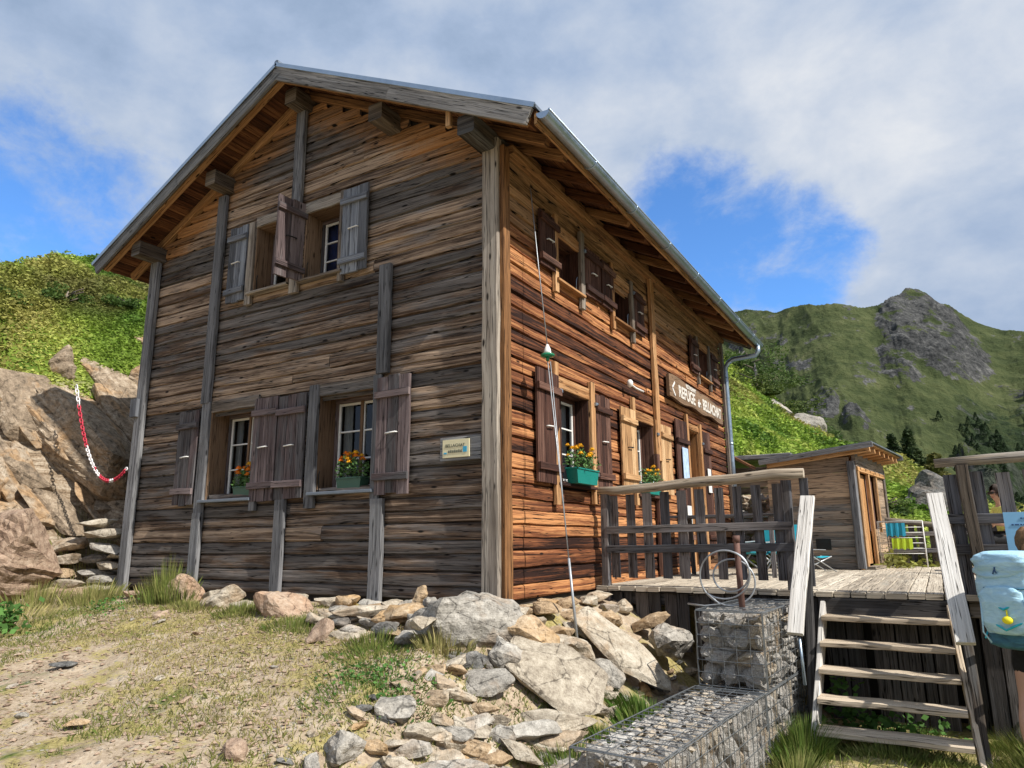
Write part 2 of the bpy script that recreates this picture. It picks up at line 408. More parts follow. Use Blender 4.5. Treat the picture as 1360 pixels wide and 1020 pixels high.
# ================= ground and mountain =================
def ground_mat():
    N = NT('path_ground'); c = N.coord(); r, g, b = N.attr()[:3]
    n1 = N.noise(c, .9, 5, .6, .3); n2 = N.noise(c, 5, 6, .65); n3 = N.noise(c, 34, 5, .7); n4 = N.noise(N.vmath('ADD', c, (5, 3, 1)), 2.2, 5, .62, .5)
    dirt = N.ramp(N.math('ADD', N.math('MULTIPLY', n2, .5), N.math('MULTIPLY', n3, .5)), [(.3, (.17, .125, .085)), (.5, (.38, .30, .215)), (.72, (.60, .52, .41))])
    straw = N.ramp(n3, [(.3, (.13, .11, .04)), (.5, (.30, .25, .10)), (.75, (.46, .39, .19))])
    grs = N.ramp(n3, [(.3, (.03, .045, .010)), (.55, (.095, .13, .03)), (.8, (.2, .235, .06))])
    col = N.mix(N.rng(N.math('ADD', N.math('ADD', N.math('MULTIPLY', n4, .75), N.math('MULTIPLY', n3, .25)), N.math('MULTIPLY', g, .35)), .49, .58), dirt, straw)
    col = N.mix(N.rng(N.math('ADD', n1, N.math('MULTIPLY', n2, .3)), .74, .86), col, grs)
    vo = N.n('TexVoronoi'); N.put(vo.inputs['Vector'], c); vo.inputs['Scale'].default_value = 22; vo.inputs['Randomness'].default_value = 1
    peb = N.math('MULTIPLY', N.rng(vo.outputs['Distance'], .34, .26), N.rng(n2, .5, .62))
    col = N.mix(peb, col, N.ramp(N.n('SeparateColor').outputs[0] if False else n3, [(.35, (.22, .2, .17)), (.7, (.5, .46, .4))]))
    # hillside turf: yellow-green cushions, red-brown heath
    hn = N.noise(c, 1.7, 7, .66, .5); hf = N.noise(c, 11, 5, .7)
    turf = N.ramp(N.math('ADD', N.math('MULTIPLY', hn, .5), N.math('MULTIPLY', hf, .5)), [(.32, (.018, .034, .008)), (.43, (.075, .125, .018)), (.55, (.16, .225, .035)), (.68, (.30, .33, .08)), (.8, (.34, .26, .12))])
    col = N.mix(r, col, turf)
    # bare rock on the bank
    mp = N.n('Mapping'); N.put(mp.inputs['Vector'], c); mp.inputs['Rotation'].default_value = (.2, .78, .5); mp.inputs['Scale'].default_value = (1.4, 1.4, 13)
    rs_ = N.noise(mp.outputs[0], 1, 6, .68, .5)
    rc = N.ramp(N.math('ADD', N.math('MULTIPLY', rs_, .65), N.math('MULTIPLY', n3, .35)), [(.36, (.05, .036, .025)), (.47, (.26, .19, .125)), (.60, (.50, .42, .32))])
    col = N.mix(b, col, rc)
    N.set(color=col, rough=.95, spec=.1)
    h = N.math('ADD', N.math('MULTIPLY', n2, .5), N.math('ADD', N.math('MULTIPLY', n3, .3), N.math('MULTIPLY', peb, .4)))
    h = N.math('ADD', h, N.math('MULTIPLY', N.math('MULTIPLY', hf, r), 1.5)); h = N.math('ADD', h, N.math('MULTIPLY', N.math('MULTIPLY', rs_, b), 3.0))
    N.bump(h, .8, .04)
    return N.m
M['ground'] = ground_mat()

azs = np.concatenate([np.arange(-180, -82, 3.), np.arange(-82, 14, .3), np.arange(14, 180.1, 3.)])
rs = np.concatenate([np.arange(.0, 3, .3), np.arange(3, 14, .07), np.arange(14, 48, .25), np.arange(48, 130, 4)])
A, Rg = np.meshgrid(np.radians(azs), rs, indexing='ij')
X = CAM[0] + Rg * np.sin(A); Y = CAM[1] + Rg * np.cos(A); Z = terrain(X, Y)
na, nr = A.shape
idx = np.arange(na * nr).reshape(na, nr)
Fq = np.stack([idx[:-1, :-1], idx[:-1, 1:], idx[1:, 1:], idx[1:, :-1]], -1).reshape(-1, 4)[:, ::-1]
hillm = ss(9.5, 12.5, Rg) * np.where(X > -5.9, ss(5, 9, Y), 1)
hillm = np.maximum(hillm * np.where(X < -5.9, ss(1.2, 2.6, Z), 1), 0)
q_ = np.maximum(-5.95 - X + .22 * np.minimum(Y, 1.5), 0)
rockm = ss(.15, .5, q_) * ss(3.5, 2.8, q_) * ss(3.2, 2.6, Z + .8 * (fbm(X * 1.5, Y * 1.5, 3, 5) - .5))
hillm = hillm * (1 - rockm)
greenm = ss(1.2, 2.2, X) * ss(-2.5, -.5, Y) 
ground = arrmesh('ground', np.stack([X, Y, Z], -1).reshape(-1, 3), Fq, M['ground'], smooth=True, col=np.stack([hillm, greenm * .3, rockm], -1).reshape(-1, 3))
tag(ground, kind='structure')

def mtn_mat():
    N = NT('mountain_turf_and_rock'); c = N.coord(); r, g, b = N.attr()[:3]
    n1 = N.noise(c, .035, 7, .62, .3); n2 = N.noise(c, .16, 8, .7, .4); n3 = N.noise(c, .8, 5, .7)
    gr = N.ramp(N.math('ADD', N.math('MULTIPLY', n1, .35), N.math('MULTIPLY', n2, .65)), [(.3, (.022, .031, .014)), (.45, (.055, .072, .028)), (.57, (.092, .108, .044)), (.72, (.17, .165, .085))])  # turf tones kept dark: the cloud shadow is put into the colour
    rk = N.ramp(N.math('ADD', N.math('MULTIPLY', n2, .55), N.math('MULTIPLY', n3, .45)), [(.38, (.020, .021, .022)), (.52, (.080, .081, .080)), (.66, (.20, .197, .188))])
    geo = N.n('NewGeometry'); sp = N.n('SeparateXYZ'); N.put(sp.inputs[0], geo.outputs['Normal'])
    st = N.rng(sp.outputs[2], .62, .40)
    f = N.math('ADD', N.math('MULTIPLY', r, 1.1), N.math('ADD', N.math('MULTIPLY', st, .45), N.math('MULTIPLY', N.math('SUBTRACT', n2, .5), 3.2)))
    n6 = N.noise(c, .09, 6, .7, .6)
    f = N.math('ADD', f, N.math('MULTIPLY', N.math('SUBTRACT', n6, .52), 4.4))
    f = N.math('SUBTRACT', f, N.math('MULTIPLY', r, .25))
    f = N.rng(f, .38, .62)
    scr = N.rng(N.math('ADD', N.math('MULTIPLY', n2, 1.6), N.math('SUBTRACT', N.math('MULTIPLY', g, .9), 1.0)), .38, .62)
    gr = N.mix(scr, gr, N.ramp(n3, [(.3, (.010, .018, .009)), (.7, (.040, .062, .025))]))
    f = N.math('MULTIPLY', f, N.math('SUBTRACT', 1, N.math('MULTIPLY', scr, .6)))
    col = N.mix(f, gr, rk)
    N.set(color=col, rough=.95, spec=.1)
    N.bump(N.math('ADD', N.math('MULTIPLY', n2, 1.0), N.math('MULTIPLY', n3, .4)), .9, 3.0)
    return N.m
M['mtn'] = mtn_mat()
MA = [-180, -60, -30, -17.9, -13.0, -11.3, -9.0, -6.5, -5.2, -2.6, -1.4, -.6, 1.1, 2.7, 3.6, 4.2, 5.4, 6.7, 12, 25, 60, 180]
ME = [.05, .2, .28, .306, .3154, .3164, .308, .314, .3114, .298, .2975, .303, .2990, .2848, .266, .2563, .243, .236, .22, .2, .1, .05]
def mountain(az, r):
    e = np.interp(az, MA, ME)
    R1 = 290 + 18 * np.sin(az * .35)
    zc = e * R1
    t = np.clip((r - 95) / (R1 - 95), 0, 1.0)
    z = -24 + (zc + 24) * (.30 * t + .70 * t ** 1.7)
    over = np.maximum(r - R1, 0); z = z - over * .5
    x = r * np.sin(np.radians(az)); y = r * np.cos(np.radians(az))
    env = np.clip(1 - np.abs(t - .5) * 2, 0, 1) ** .5
    rock = np.zeros_like(z)
    def blob(a0, sa, r0, sr, h, rk):
        nonlocal z, rock
        dd = ((az - a0) / sa) ** 2 + ((r - r0) / sr) ** 2
        wob = (fbm(x * .05, y * .05, 4, 5) - .5) * 1.0
        m = ss(1.25, .35, dd + wob); z = z + h * m; rock = np.maximum(rock, rk * ss(1.25, .75, dd + wob * 1.3))
    blob(1.3, 3.3, 272, 28, 4.5, 1.0)      # the big knob
    blob(-.9, 1.3, 246, 14, 2, .8)
    blob(3.4, 1.8, 200, 14, 5, .6); blob(6.0, 1.6, 150, 10, 4, .6); blob(1.5, 1.5, 165, 10, 3, .5); blob(-6.5, 1.2, 215, 9, 2.5, .6); blob(-4.2, 1.0, 205, 8, 2, .55); blob(-2.2, 1.2, 180, 10, 3, .6)
    blob(-5.0, 1.6, 165, 14, 5, .85)
    blob(-3.0, 1.4, 150, 12, 4, .75)
    blob(-7.5, 1.2, 175, 9, 2.5, .5)
    blob(-11.2, 2.2, 125, 11, 5, .8)
    blob(-8.6, 1.6, 118, 8, 3, .7)
    blob(-11.6, 1.4, 282, 12, 2, .75)
    blob(-9.5, 1.3, 262, 8, 2, .5)
    rn = ridged(x * .045, y * .045, 5, 31); rn2 = ridged(x * .14 + .06 * z, y * .14, 5, 77); fn = fbm(x * .02, y * .02, 5, 11); gl = ridged(az * .35 + r * .004, r * .006, 4, 55)
    z = z + ss(.02, .15, t) * ((fn - .5) * 9 * env + (rn - .6) * 4.0 * (.35 + .65 * env) + (rn2 - .6) * (3.4 + 5.0 * rock) * (.4 + .6 * env) - gl * 3.5 * env + 2 * env)
    return z, rock
azm = np.concatenate([np.arange(-180, -20, 4.), np.arange(-20, 10, .07), np.arange(10, 180.1, 4.)])
rm = np.concatenate([np.arange(60, 95, 5.), np.arange(95, 320, .75), np.arange(320, 700, 30)])
A2, R2 = np.meshgrid(azm, rm, indexing='ij')
Zm, Rk = mountain(A2, R2)
Xm = CAM[0] + R2 * np.sin(np.radians(A2)); Ym = CAM[1] + R2 * np.cos(np.radians(A2)); Zm = Zm + CAM[2]
na, nr = A2.shape; idx = np.arange(na * nr).reshape(na, nr)
Fm = np.stack([idx[:-1, :-1], idx[:-1, 1:], idx[1:, 1:], idx[1:, :-1]], -1).reshape(-1, 4)[:, ::-1]
mo = arrmesh('mountain', np.stack([Xm, Ym, Zm], -1).reshape(-1, 3), Fm, M['mtn'], smooth=True, col=np.stack([Rk, np.clip(.08 + .95 * ss(-.5, 4.0, A2) * ss(285, 215, R2) + .35 * ss(-9, -12.5, A2) * ss(200, 140, R2), 0, 1), Rk * 0], -1).reshape(-1, 3))
tag(mo, kind='structure')
# far valley floor out to the horizon
mb = MB(); mb.quad([(-2600, -2600, -60), (2600, -2600, -60), (2600, 2600, -60), (-2600, 2600, -60)])
tag(mb.build('valley', M['mtn']), kind='structure')
# ================= chalet =================
W, L = 6.772 * S, 10.149 * S
RX, RZ, SL = -W / 2, 6.35, .51
def ztop(x): return RZ - SL * abs(x - RX)
house = empty('wooden_chalet', (RX, L / 2, 0), 'large weathered wooden mountain chalet with shuttered windows and a metal roof', 'chalet')
def G(u, z, o): return Vector((u, -o, z))
def Lw(u, z, o): return Vector((o, u, z))

def siding(mb, place, u0, u1, z0, z1, holes, ulim=None, zone=None, hmin=.105, hmax=.18, seg=.11, seed=1, bands=None, depth=.62, toneb=0):
    rn = random.Random(seed); z = z0; k = 0
    while z < z1 - .02:
        h = rn.uniform(hmin, hmax)
        if z + h > z1 - .05: h = z1 - z
        a, b = u0, u1
        if ulim: a, b = ulim(z + h * .5)
        if b - a < .1: break
        iv = [(a, b)]
        for (ha, hb, hz0, hz1) in holes:
            if hz0 < z + h * .5 < hz1:
                niv = []
                for (p, q) in iv:
                    if hb <= p or ha >= q: niv.append((p, q)); continue
                    if ha > p: niv.append((p, ha))
                    if hb < q: niv.append((hb, q))
                iv = niv
        thick = rn.uniform(.75, 1.35) * depth; bt = rn.random()
        for (p, q) in iv:
            cuts = [p]
            while cuts[-1] < q:
                n = cuts[-1] + rn.uniform(2.6, 8.5)
                cuts.append(n if n < q - .9 else q)
            for c0, c1 in zip(cuts[:-1], cuts[1:]):
                if c1 - c0 < .02: continue
                n = max(1, int(round((c1 - c0) / seg))); g = .004
                tone = min(1, max(0, .75 * bt + .25 * rn.random() + rn.uniform(-.12, .12))); off = rn.random(); uo = rn.random() * 30; ph = rn.random() * 50
                to = rn.uniform(-.006, .006); tilt = rn.uniform(-.008, .008)
                prof = [(0.0, .000), (.06, .001), (.085, .042), (.42, .046), (.88, .038), (1.0, .000)]
                base = len(mb.v); m = len(prof)
                for i in range(n + 1):
                    u = c0 + g + (c1 - c0 - 2 * g) * i / n
                    wav = (mnoise.noise(Vector((u * 1.6, ph, 0))) * .017 + mnoise.noise(Vector((u * 7, ph, 3))) * .005)
                    wav2 = mnoise.noise(Vector((u * 2.3, ph, 8))) * .007
                    for j, (fz, o) in enumerate(prof):
                        zz = z + fz * h + (wav if j in (1, 2) else 0) * (1.0) + (wav * .4 if j == 3 else 0) + tilt * (i / n - .5)
                        oo = o * thick + to + (wav2 if 1 < j < 5 else 0)
                        mb.v.append(tuple(place(u, zz, max(.001, oo))))
                for i in range(n):
                    um = c0 + (c1 - c0) * (i + .5) / n
                    for j in range(m - 1):
                        zc = z + h * (prof[j][0] + prof[j + 1][0]) / 2
                        ua, ub = uo + c0 + (c1 - c0) * i / n, uo + c0 + (c1 - c0) * (i + 1) / n
                        v0, v1 = prof[j][0] * h + j * .002, prof[j + 1][0] * h + j * .002
                        zn = zone(um, zc, rn) if zone else 0
                        mb.face((base + i * m + j, base + (i + 1) * m + j, base + (i + 1) * m + j + 1, base + i * m + j + 1),
                                [(ua, v0), (ub, v0), (ub, v1), (ua, v1)], (tone, off, zn), False)
                for e, s_ in ((0, 1), (n, -1)):
                    ids = [base + e * m + j for j in range(m)]
                    if s_ == 1: ids = ids[::-1]
                    mb.face(ids, None, (tone * .5, off, 0))
        z += h; k += 1

s = S
gh = [(-4.25*s, -3.5*s, 4.2*s, 5.25*s), (-3.2*s, -2.47*s, 4.18*s, 5.2*s), (-4.95*s, -3.97*s, 1.18*s, 2.46*s), (-2.76*s, -1.78*s, 1.2*s, 2.46*s)]
def gl(z):
    t = max(0, (z - (ztop(0) - .2)) / SL); return (-W + t + .0, -t)
mb = MB()
siding(mb, G, -W, 0, -.06, RZ - .32, gh, ulim=gl, zone=lambda u, z, r: min(1, max(0, .15 + .75 * smoothst(1.1, .12, (ztop(u) - z)) + (.12 if z < 1.1 else 0))), seed=3)
o = mb.build('wall', M['gable'], house); rel(o, house)
lh = [(1.36*s, 2.1*s, 4.0*s, 4.66*s), (3.33*s, 4.08*s, 4.0*s, 4.64*s), (8.02*s, 8.86*s, 4.0*s, 4.66*s), (1.3*s, 2.27*s, 1.28*s, 2.5*s), (4.03*s, 4.92*s, 1.28*s, 2.48*s), (6.93*s, 7.7*s, 0.02, 2.7*s)]
mb = MB()
siding(mb, Lw, 0, L, -.06, 4.56, lh, zone=lambda u, z, r: min(1, max(0, smoothst(3.45, 4.05, z) * .95 + .55 * smoothst(5.0, 6.3, u) * smoothst(1.4, .7, z))), seed=11, depth=.72)
o = mb.build('wall', M['side'], house); rel(o, house)
# back and hidden walls (plain boards), inner shell keeps rooms dark
mb = MB()
for sx in (-W + .02,):
    mb.quad([(sx, .02, -.3), (sx, .02, 4.7), (sx, L - .02, 4.7), (sx, L - .02, -.3)], [(0, 0), (5, 0), (5, 8), (0, 8)])
mb.quad([(-W + .02, L - .03, -.3), (-W + .02, L - .03, 4.6), (RX, L - .03, RZ - .25), (0, L - .03, 4.6), (0, L - .03, -.3)], [(0, 0), (0, 4), (3, 6), (6, 4), (6, 0)])
o = mb.build('wall', M['gable'], house); rel(o, house)

def hplate(place, u0, u1, z0, z1, holes, top=None):
    """inner sheathing with real openings"""
    mb = MB(); us = sorted({u0, u1, *[h[0] for h in holes], *[h[1] for h in holes]}); zs = sorted({z0, z1, *[h[2] for h in holes], *[h[3] for h in holes]})
    for a, b in zip(us[:-1], us[1:]):
        for c, d in zip(zs[:-1], zs[1:]):
            um, zm = (a + b) / 2, (c + d) / 2
            if any(h[0] < um < h[1] and h[2] < zm < h[3] for h in holes): continue
            mb.quad([place(a, c, -.03), place(b, c, -.03), place(b, d, -.03), place(a, d, -.03)])
    if top: mb.quad([place(p[0], p[1], -.03) for p in top])
    return mb
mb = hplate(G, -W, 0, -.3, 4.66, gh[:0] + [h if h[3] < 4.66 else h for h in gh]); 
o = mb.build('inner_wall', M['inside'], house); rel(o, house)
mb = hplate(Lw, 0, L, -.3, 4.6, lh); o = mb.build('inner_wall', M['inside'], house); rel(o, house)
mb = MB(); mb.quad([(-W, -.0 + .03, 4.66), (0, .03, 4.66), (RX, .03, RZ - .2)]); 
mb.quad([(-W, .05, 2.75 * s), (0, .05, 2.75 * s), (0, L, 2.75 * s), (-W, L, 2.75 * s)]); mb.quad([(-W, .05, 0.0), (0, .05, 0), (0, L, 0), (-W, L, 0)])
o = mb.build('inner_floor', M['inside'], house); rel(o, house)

# --- vertical timbers ---
def vert(place, name, u, w, z0, z1, mat, o0=.045, o1=.10, jit=.006, tone=None):
    mb = MB(); a = place(u, z0, (o0 + o1) / 2); b = place(u, z1, (o0 + o1) / 2)
    out = place(0, 0, 1) - place(0, 0, 0)
    mb.bar(a, b, w, o1 - o0, up=out, seg=max(2, int((z1 - z0) / .35)), jit=jit, tone=tone)
    return rel(mb.build(name, mat, house), house)
for u, w, z0, z1 in ((-5.10, .19, 2.61, 5.98), (-3.41, .19, 5.33, 6.9), (-1.66, .19, 2.63, 4.08), (-5.06, .19, -.1, 1.0), (-3.36, .18, -.1, 1.2), (-1.68, .19, -.1, 1.08)):
    vert(G, 'batten', u*s, w*s, z0*s, z1*s, M['batten'])
for u, w, z0, z1 in ((-5.07, .18, .98, 2.62), (-3.92, .12, 1.0, 2.5), (-2.84, .17, 1.0, 2.62), (-1.73, .13, 1.0, 2.62)):
    vert(G, 'window_post', u*s, w*s, z0*s, z1*s, M['batten'], .045, .092)
for u, w, z0, z1 in ((-4.34, .13, 4.02, 5.34), (-3.37, .17, 4.02, 5.3), (-2.47, .10, 4.02, 5.36), ):
    vert(G, 'window_post', u*s, w*s, z0*s, z1*s, M['post'], .045, .092)
vert(G, 'corner_post', -W + .04, .17, -.12, 4.62, M['batten'], .04, .115)
# front right corner post: two timbers
mb = MB(); mb.bar((-.045, -.06, -.03), (-.045, -.06, 4.6), .19, .10, up=(0, -1, 0), seg=14, jit=.008); rel(mb.build('corner_post', M['post'], house), house)
mb = MB(); mb.bar((.075, .0, -.03), (.075, .0, 4.52), .055, .13, up=(0, -1, 0), seg=14, jit=.005); rel(mb.build('corner_post', M['postor'], house), house)
for u, w, z0, z1, m in ((5.12, .17, 1.9, 5.35, 'postor'), (4.98, .14, .0, 2.0, 'shutd'), (L / s - .06, .14, -.05, 5.25, 'post')):
    vert(Lw, 'batten', u*s, w*s, z0*s, z1*s, M[m], .05, .11)
for u, w, z0, z1, m in ((1.22, .12, 1.0, 2.82, 'postor'), (2.35, .13, 1.05, 2.76, 'postor'), (3.97, .10, 1.1, 2.82, 'shutn'), (4.99, .08, 1.9, 2.6, 'postor'),
                        (6.86, .12, .0, 2.98, 'postor'), (7.78, .12, .0, 2.9, 'postor'),
                        (1.31, .10, 3.8, 4.9, 'postor'), (2.15, .12, 3.8, 4.98, 'post'), (3.28, .10, 3.8, 4.9, 'postor'), (4.13, .11, 3.78, 4.86, 'post'), (7.97, .09, 3.8, 4.85, 'post'), (8.9, .1, 3.8, 4.85, 'post')):
    vert(Lw, 'window_post', u*s, w*s, z0*s, z1*s, M[m], .05, .10)

# --- windows ---
def window(place, u0, u1, z0, z1, hdr, sill, rev=.20, cas=2, rows=3, cur=None, white=True, jm='jamb', inward=None):
    root = None
    out = place(0, 0, 1) - place(0, 0, 0)
    def brd(mb, ua, ub, za, zb, oa, ob, **k):
        a, b = place(ua, za, oa), place(ub, zb, ob)
        mb.box([min(a[i], b[i]) for i in range(3)], [max(a[i], b[i]) for i in range(3)], **k)
    # outer frame of casements
    fo = -rev
    mb = MB(); t = .05
    brd(mb, u0, u1, z1 - t, z1, fo - .05, fo); brd(mb, u0, u1, z0, z0 + t, fo - .05, fo)
    brd(mb, u0, u0 + t, z0 + t, z1 - t, fo - .05, fo); brd(mb, u1 - t, u1, z0 + t, z1 - t, fo - .05, fo)
    root = rel(mb.build('window', M['shut'] if jm == 'jamb' else M['shutd'], house), house)
    def sub(mb, name, mat):
        o = mb.build(name, mat, root); o.location = (0, 0, 0); return o
    # reveals
    mb = MB(); tk = .03
    brd(mb, u0 - tk, u0 - .001, z0, z1, -rev - .06, .05); brd(mb, u1 + .001, u1 + tk, z0, z1, -rev - .06, .05)
    brd(mb, u0 - tk, u1 + tk, z1 + .001, z1 + tk, -rev - .06, .045); brd(mb, u0 - tk, u1 + tk, z0 - tk, z0 - .001, -rev - .06, .045)
    sub(mb, 'reveal', M[jm])
    if hdr:
        mb = MB(); brd(mb, u0 - .02, u1 + .02, z1 + .002, z1 + .14, .03, .068, seg=5, jit=.006); sub(mb, 'header', M[hdr])
    if sill:
        mb = MB(); brd(mb, u0 - .06, u1 + .04, z0 - .035, z0 - .003, -.06, .13); sub(mb, 'sill', M[sill])
    wi = u1 - u0 - 2 * t; cw = wi / cas
    mbw = MB(); mbp = MB(); b = .028
    for c in range(cas):
        a0 = u0 + t + c * cw + .006; a1 = a0 + cw - .012; y0 = z0 + t + .006; y1 = z1 - t - .006
        for (p, q, r_, v) in ((a0, a0 + b, y0, y1), (a1 - b, a1, y0, y1)): brd(mbw, p, q, r_, v, fo - .04, fo - .005)
        for k in range(rows + 1):
            zc = y0 + (y1 - y0 - b) * k / rows
            brd(mbw, a0 + b, a1 - b, zc, zc + (b if k in (0, rows) else .018), fo - .038, fo - .008)
        mbp.quad([place(a0, y0, fo - .022), place(a1, y0, fo - .022), place(a1, y1, fo - .022), place(a0, y1, fo - .022)])
    if cas == 2:
        mb = MB(); m_ = (u0 + u1) / 2; brd(mb, m_ - .022, m_ + .022, z0 + t, z1 - t, fo - .03, fo + .012); sub(mb, 'mullion', M[jm])
    sub(mbw, 'glazing_bars', M['whitep' if white else 'shutd']); sub(mbp, 'pane', M['glass'])
    if cur:
        for (ca, cb, cm) in cur:
            mb = MB(); n = 14; p0 = u0 + (u1 - u0) * ca; p1 = u0 + (u1 - u0) * cb
            for i in range(n):
                ua, ub = p0 + (p1 - p0) * i / n, p0 + (p1 - p0) * (i + 1) / n
                oa, ob = fo - .10 + .014 * math.sin(i * 1.9), fo - .10 + .014 * math.sin((i + 1) * 1.9)
                mb.quad([place(ua, z0 + .04, oa), place(ub, z0 + .04, ob), place(ub, z1 - .04, ob), place(ua, z1 - .04, oa)], sm=True)
            sub(mb, 'curtain', M[cm])
    # stay hook
    mb = MB(); hx = u0 + .035 if place is G else u1 - .05
    mb.tube([place(hx, z0 - .01, .035), place(hx, z0 + .20, .045), place(hx + .02, z0 + .23, .05)], .006, 5); sub(mb, 'stay_hook', M['black'] if place is G else M['zinc'])
    return root
window(G, *[gh[0][i] for i in (0, 1, 2, 3)], 'post', 'post', cas=2, rows=2)
window(G, *gh[1], 'post', 'post', cas=2, rows=3, cur=((.02, .98, 'bcurtain'),))
window(G, *gh[2], 'post', 'sillm', cas=2, rows=3, cur=((.07, .22, 'curtain'),))
window(G, *gh[3], 'post', 'sillm', cas=2, rows=3, cur=((.07, .24, 'curtain'), (.8, .95, 'curtain')))
for i in (0, 1, 2): window(Lw, *lh[i], 'postor', 'postor', cas=1, rows=1, white=False, jm='shutd', rev=.16)
window(Lw, *lh[3], 'postor', 'shutd', cas=2, rows=3, cur=((.30, .62, 'rcurtain'), (.62, .9, 'curtain')), jm='shutd', rev=.12)
window(Lw, *lh[4], 'postor', 'shutd', cas=2, rows=3, jm='shutd', rev=.12)

# --- shutters ---
def shutter(place, u0, u1, z0, z1, mat, planks=3, o=.085, handle=True, hmat='whitep', label=None, bars=(.14, .84), ext=0.03, xf=None):
    def P(u, z, oo):
        p = place(u, z, oo); return xf(p) if xf else p
    mb = MB(); w = (u1 - u0) / planks
    out = (P(0, 0, 1) - P(0, 0, 0))
    for k in range(planks):
        dz = random.uniform(-.012, .012)
        mb.bar(P(u0 + w * (k + .5), z0 + dz, o), P(u0 + w * (k + .5), z1 + dz, o), w - .006, .03, up=out, seg=3, jit=.003)
    sh = rel(mb.build('shutter', M[mat], house), house)
    if label: sh['label'] = label
    for f in bars:
        mb = MB(); zc = z0 + (z1 - z0) * f
        mb.bar(P(u0 - .01, zc + random.uniform(-.01, .01), o + .032), P(u1 + ext * .3, zc, o + .032), .075, .035, up=out, seg=3, jit=.003); 
        b = mb.build('crossbar', M[mat], sh); b.location = (0, 0, 0)
    if handle:
        mb = MB(); zc = (z0 + z1) / 2; uc = (u0 + u1) / 2
        mb.tube([P(uc - .07, zc, o + .018), P(uc - .065, zc, o + .045), P(uc + .065, zc + .008, o + .045), P(uc + .07, zc + .008, o + .018)], .008, 6)
        b = mb.build('handle', M[hmat], sh); b.location = (0, 0, 0)
    return sh
sc_ = lambda *a: [x * s for x in a]
shutter(G, *sc_(-5.66, -5.2, 1.12, 2.52), 'shut'); shutter(G, *sc_(-3.97, -3.5, 1.13, 2.56), 'shut'); shutter(G, *sc_(-3.48, -2.96, 1.13, 2.53), 'shut'); shutter(G, *sc_(-1.72, -1.2, 1.13, 2.58), 'shut')
shutter(G, *sc_(-4.82, -4.42, 4.12, 5.33), 'shutb', label='bluish grey wooden shutter, left of the upper gable windows'); shutter(G, *sc_(-2.46, -2.0, 4.1, 5.34), 'shutb')
# the half-open upper shutter
hx = -3.2 * s; an = R_(86)
def swing(p, hx=hx, an=an):
    d = p.x - hx; q = p.y + .09
    return Vector((hx + d * math.cos(an) - q * math.sin(an), -.09 + d * math.sin(an) + q * math.cos(an), p.z))
shutter(G, hx - .46 * s, hx, 4.14 * s, 5.32 * s, 'shut', xf=swing, planks=2, label='brown shutter swung half open between the upper gable windows', hmat='black')
for a, b, c, d, m in ((.84, 1.35, 4.06, 4.82, 'shutd'), (2.23, 2.78, 4.06, 4.80, 'shutd'), (2.84, 3.3, 4.06, 4.80, 'shutd'), (4.18, 4.66, 4.0, 4.74, 'shutd'), (7.42, 7.94, 3.98, 4.74, 'shutd'), (8.98, 9.5, 3.98, 4.74, 'shutd')):
    shutter(Lw, *sc_(a, b, c, d), m, planks=3)
for a, b, c, d, m in ((.69, 1.28, 1.24, 2.64, 'shutd'), (2.43, 2.95, 1.26, 2.62, 'shutd'), (6.1, 6.8, .25, 2.8, 'shutd'), (7.86, 8.42, .25, 2.78, 'shutd')):
    shutter(Lw, *sc_(a, b, c, d), m)
for a, b, c, d in ((3.38, 3.99, 1.34, 2.6), (5.2, 5.78, 1.34, 2.56)):
    shutter(Lw, *sc_(a, b, c, d), 'shutn', label='pale new pine shutter beside the second ground floor window', hmat='black')
# hinges on the long wall posts
for (u, z) in ((2.4, 2.45), (2.4, 1.45), (1.28, 2.45), (5.0, 2.35), (7.8, 2.5), (2.2, 4.7), (4.16, 4.66)):
    mb = MB(); mb.box((.095, u*s - .02, z*s - .02), (.125, u*s + .045, z*s + .02)); rel(mb.build('hinge', M['zinc'], house), house)
# door in the long wall
mb = MB()
for k in range(4): mb.bar((-.2, (6.96 + .18 * k + .08)*s, .0), (-.2, (6.96 + .18 * k + .08)*s, 2.66*s), .15, .04, up=(1, 0, 0), seg=3)
dr = rel(mb.build('door', M['hutn'], house), house)
mb = MB(); mb.tube([(-.17, 7.6*s, .95), (-.11, 7.6*s, .95), (-.11, 7.5*s, .95)], .012, 6); h_ = mb.build('handle', M['zinc'], dr); h_.location = (0, 0, 0)
mb = MB()
mb.box((-.22, 6.9*s, 0), (.05, 6.935*s, 2.7*s)); mb.box((-.22, 7.7*s, 0), (.05, 7.735*s, 2.7*s)); mb.box((-.22, 6.9*s, 2.7*s), (.05, 7.735*s, 2.74*s))
h_ = mb.build('frame', M['rafter'], dr); h_.location = (0, 0, 0)
mb = MB(); mb.box((.03, 6.85*s, 2.72*s), (.07, 7.8*s, 2.84*s), seg=4, jit=.005); h_ = mb.build('header', M['postor'], dr); h_.location = (0, 0, 0)

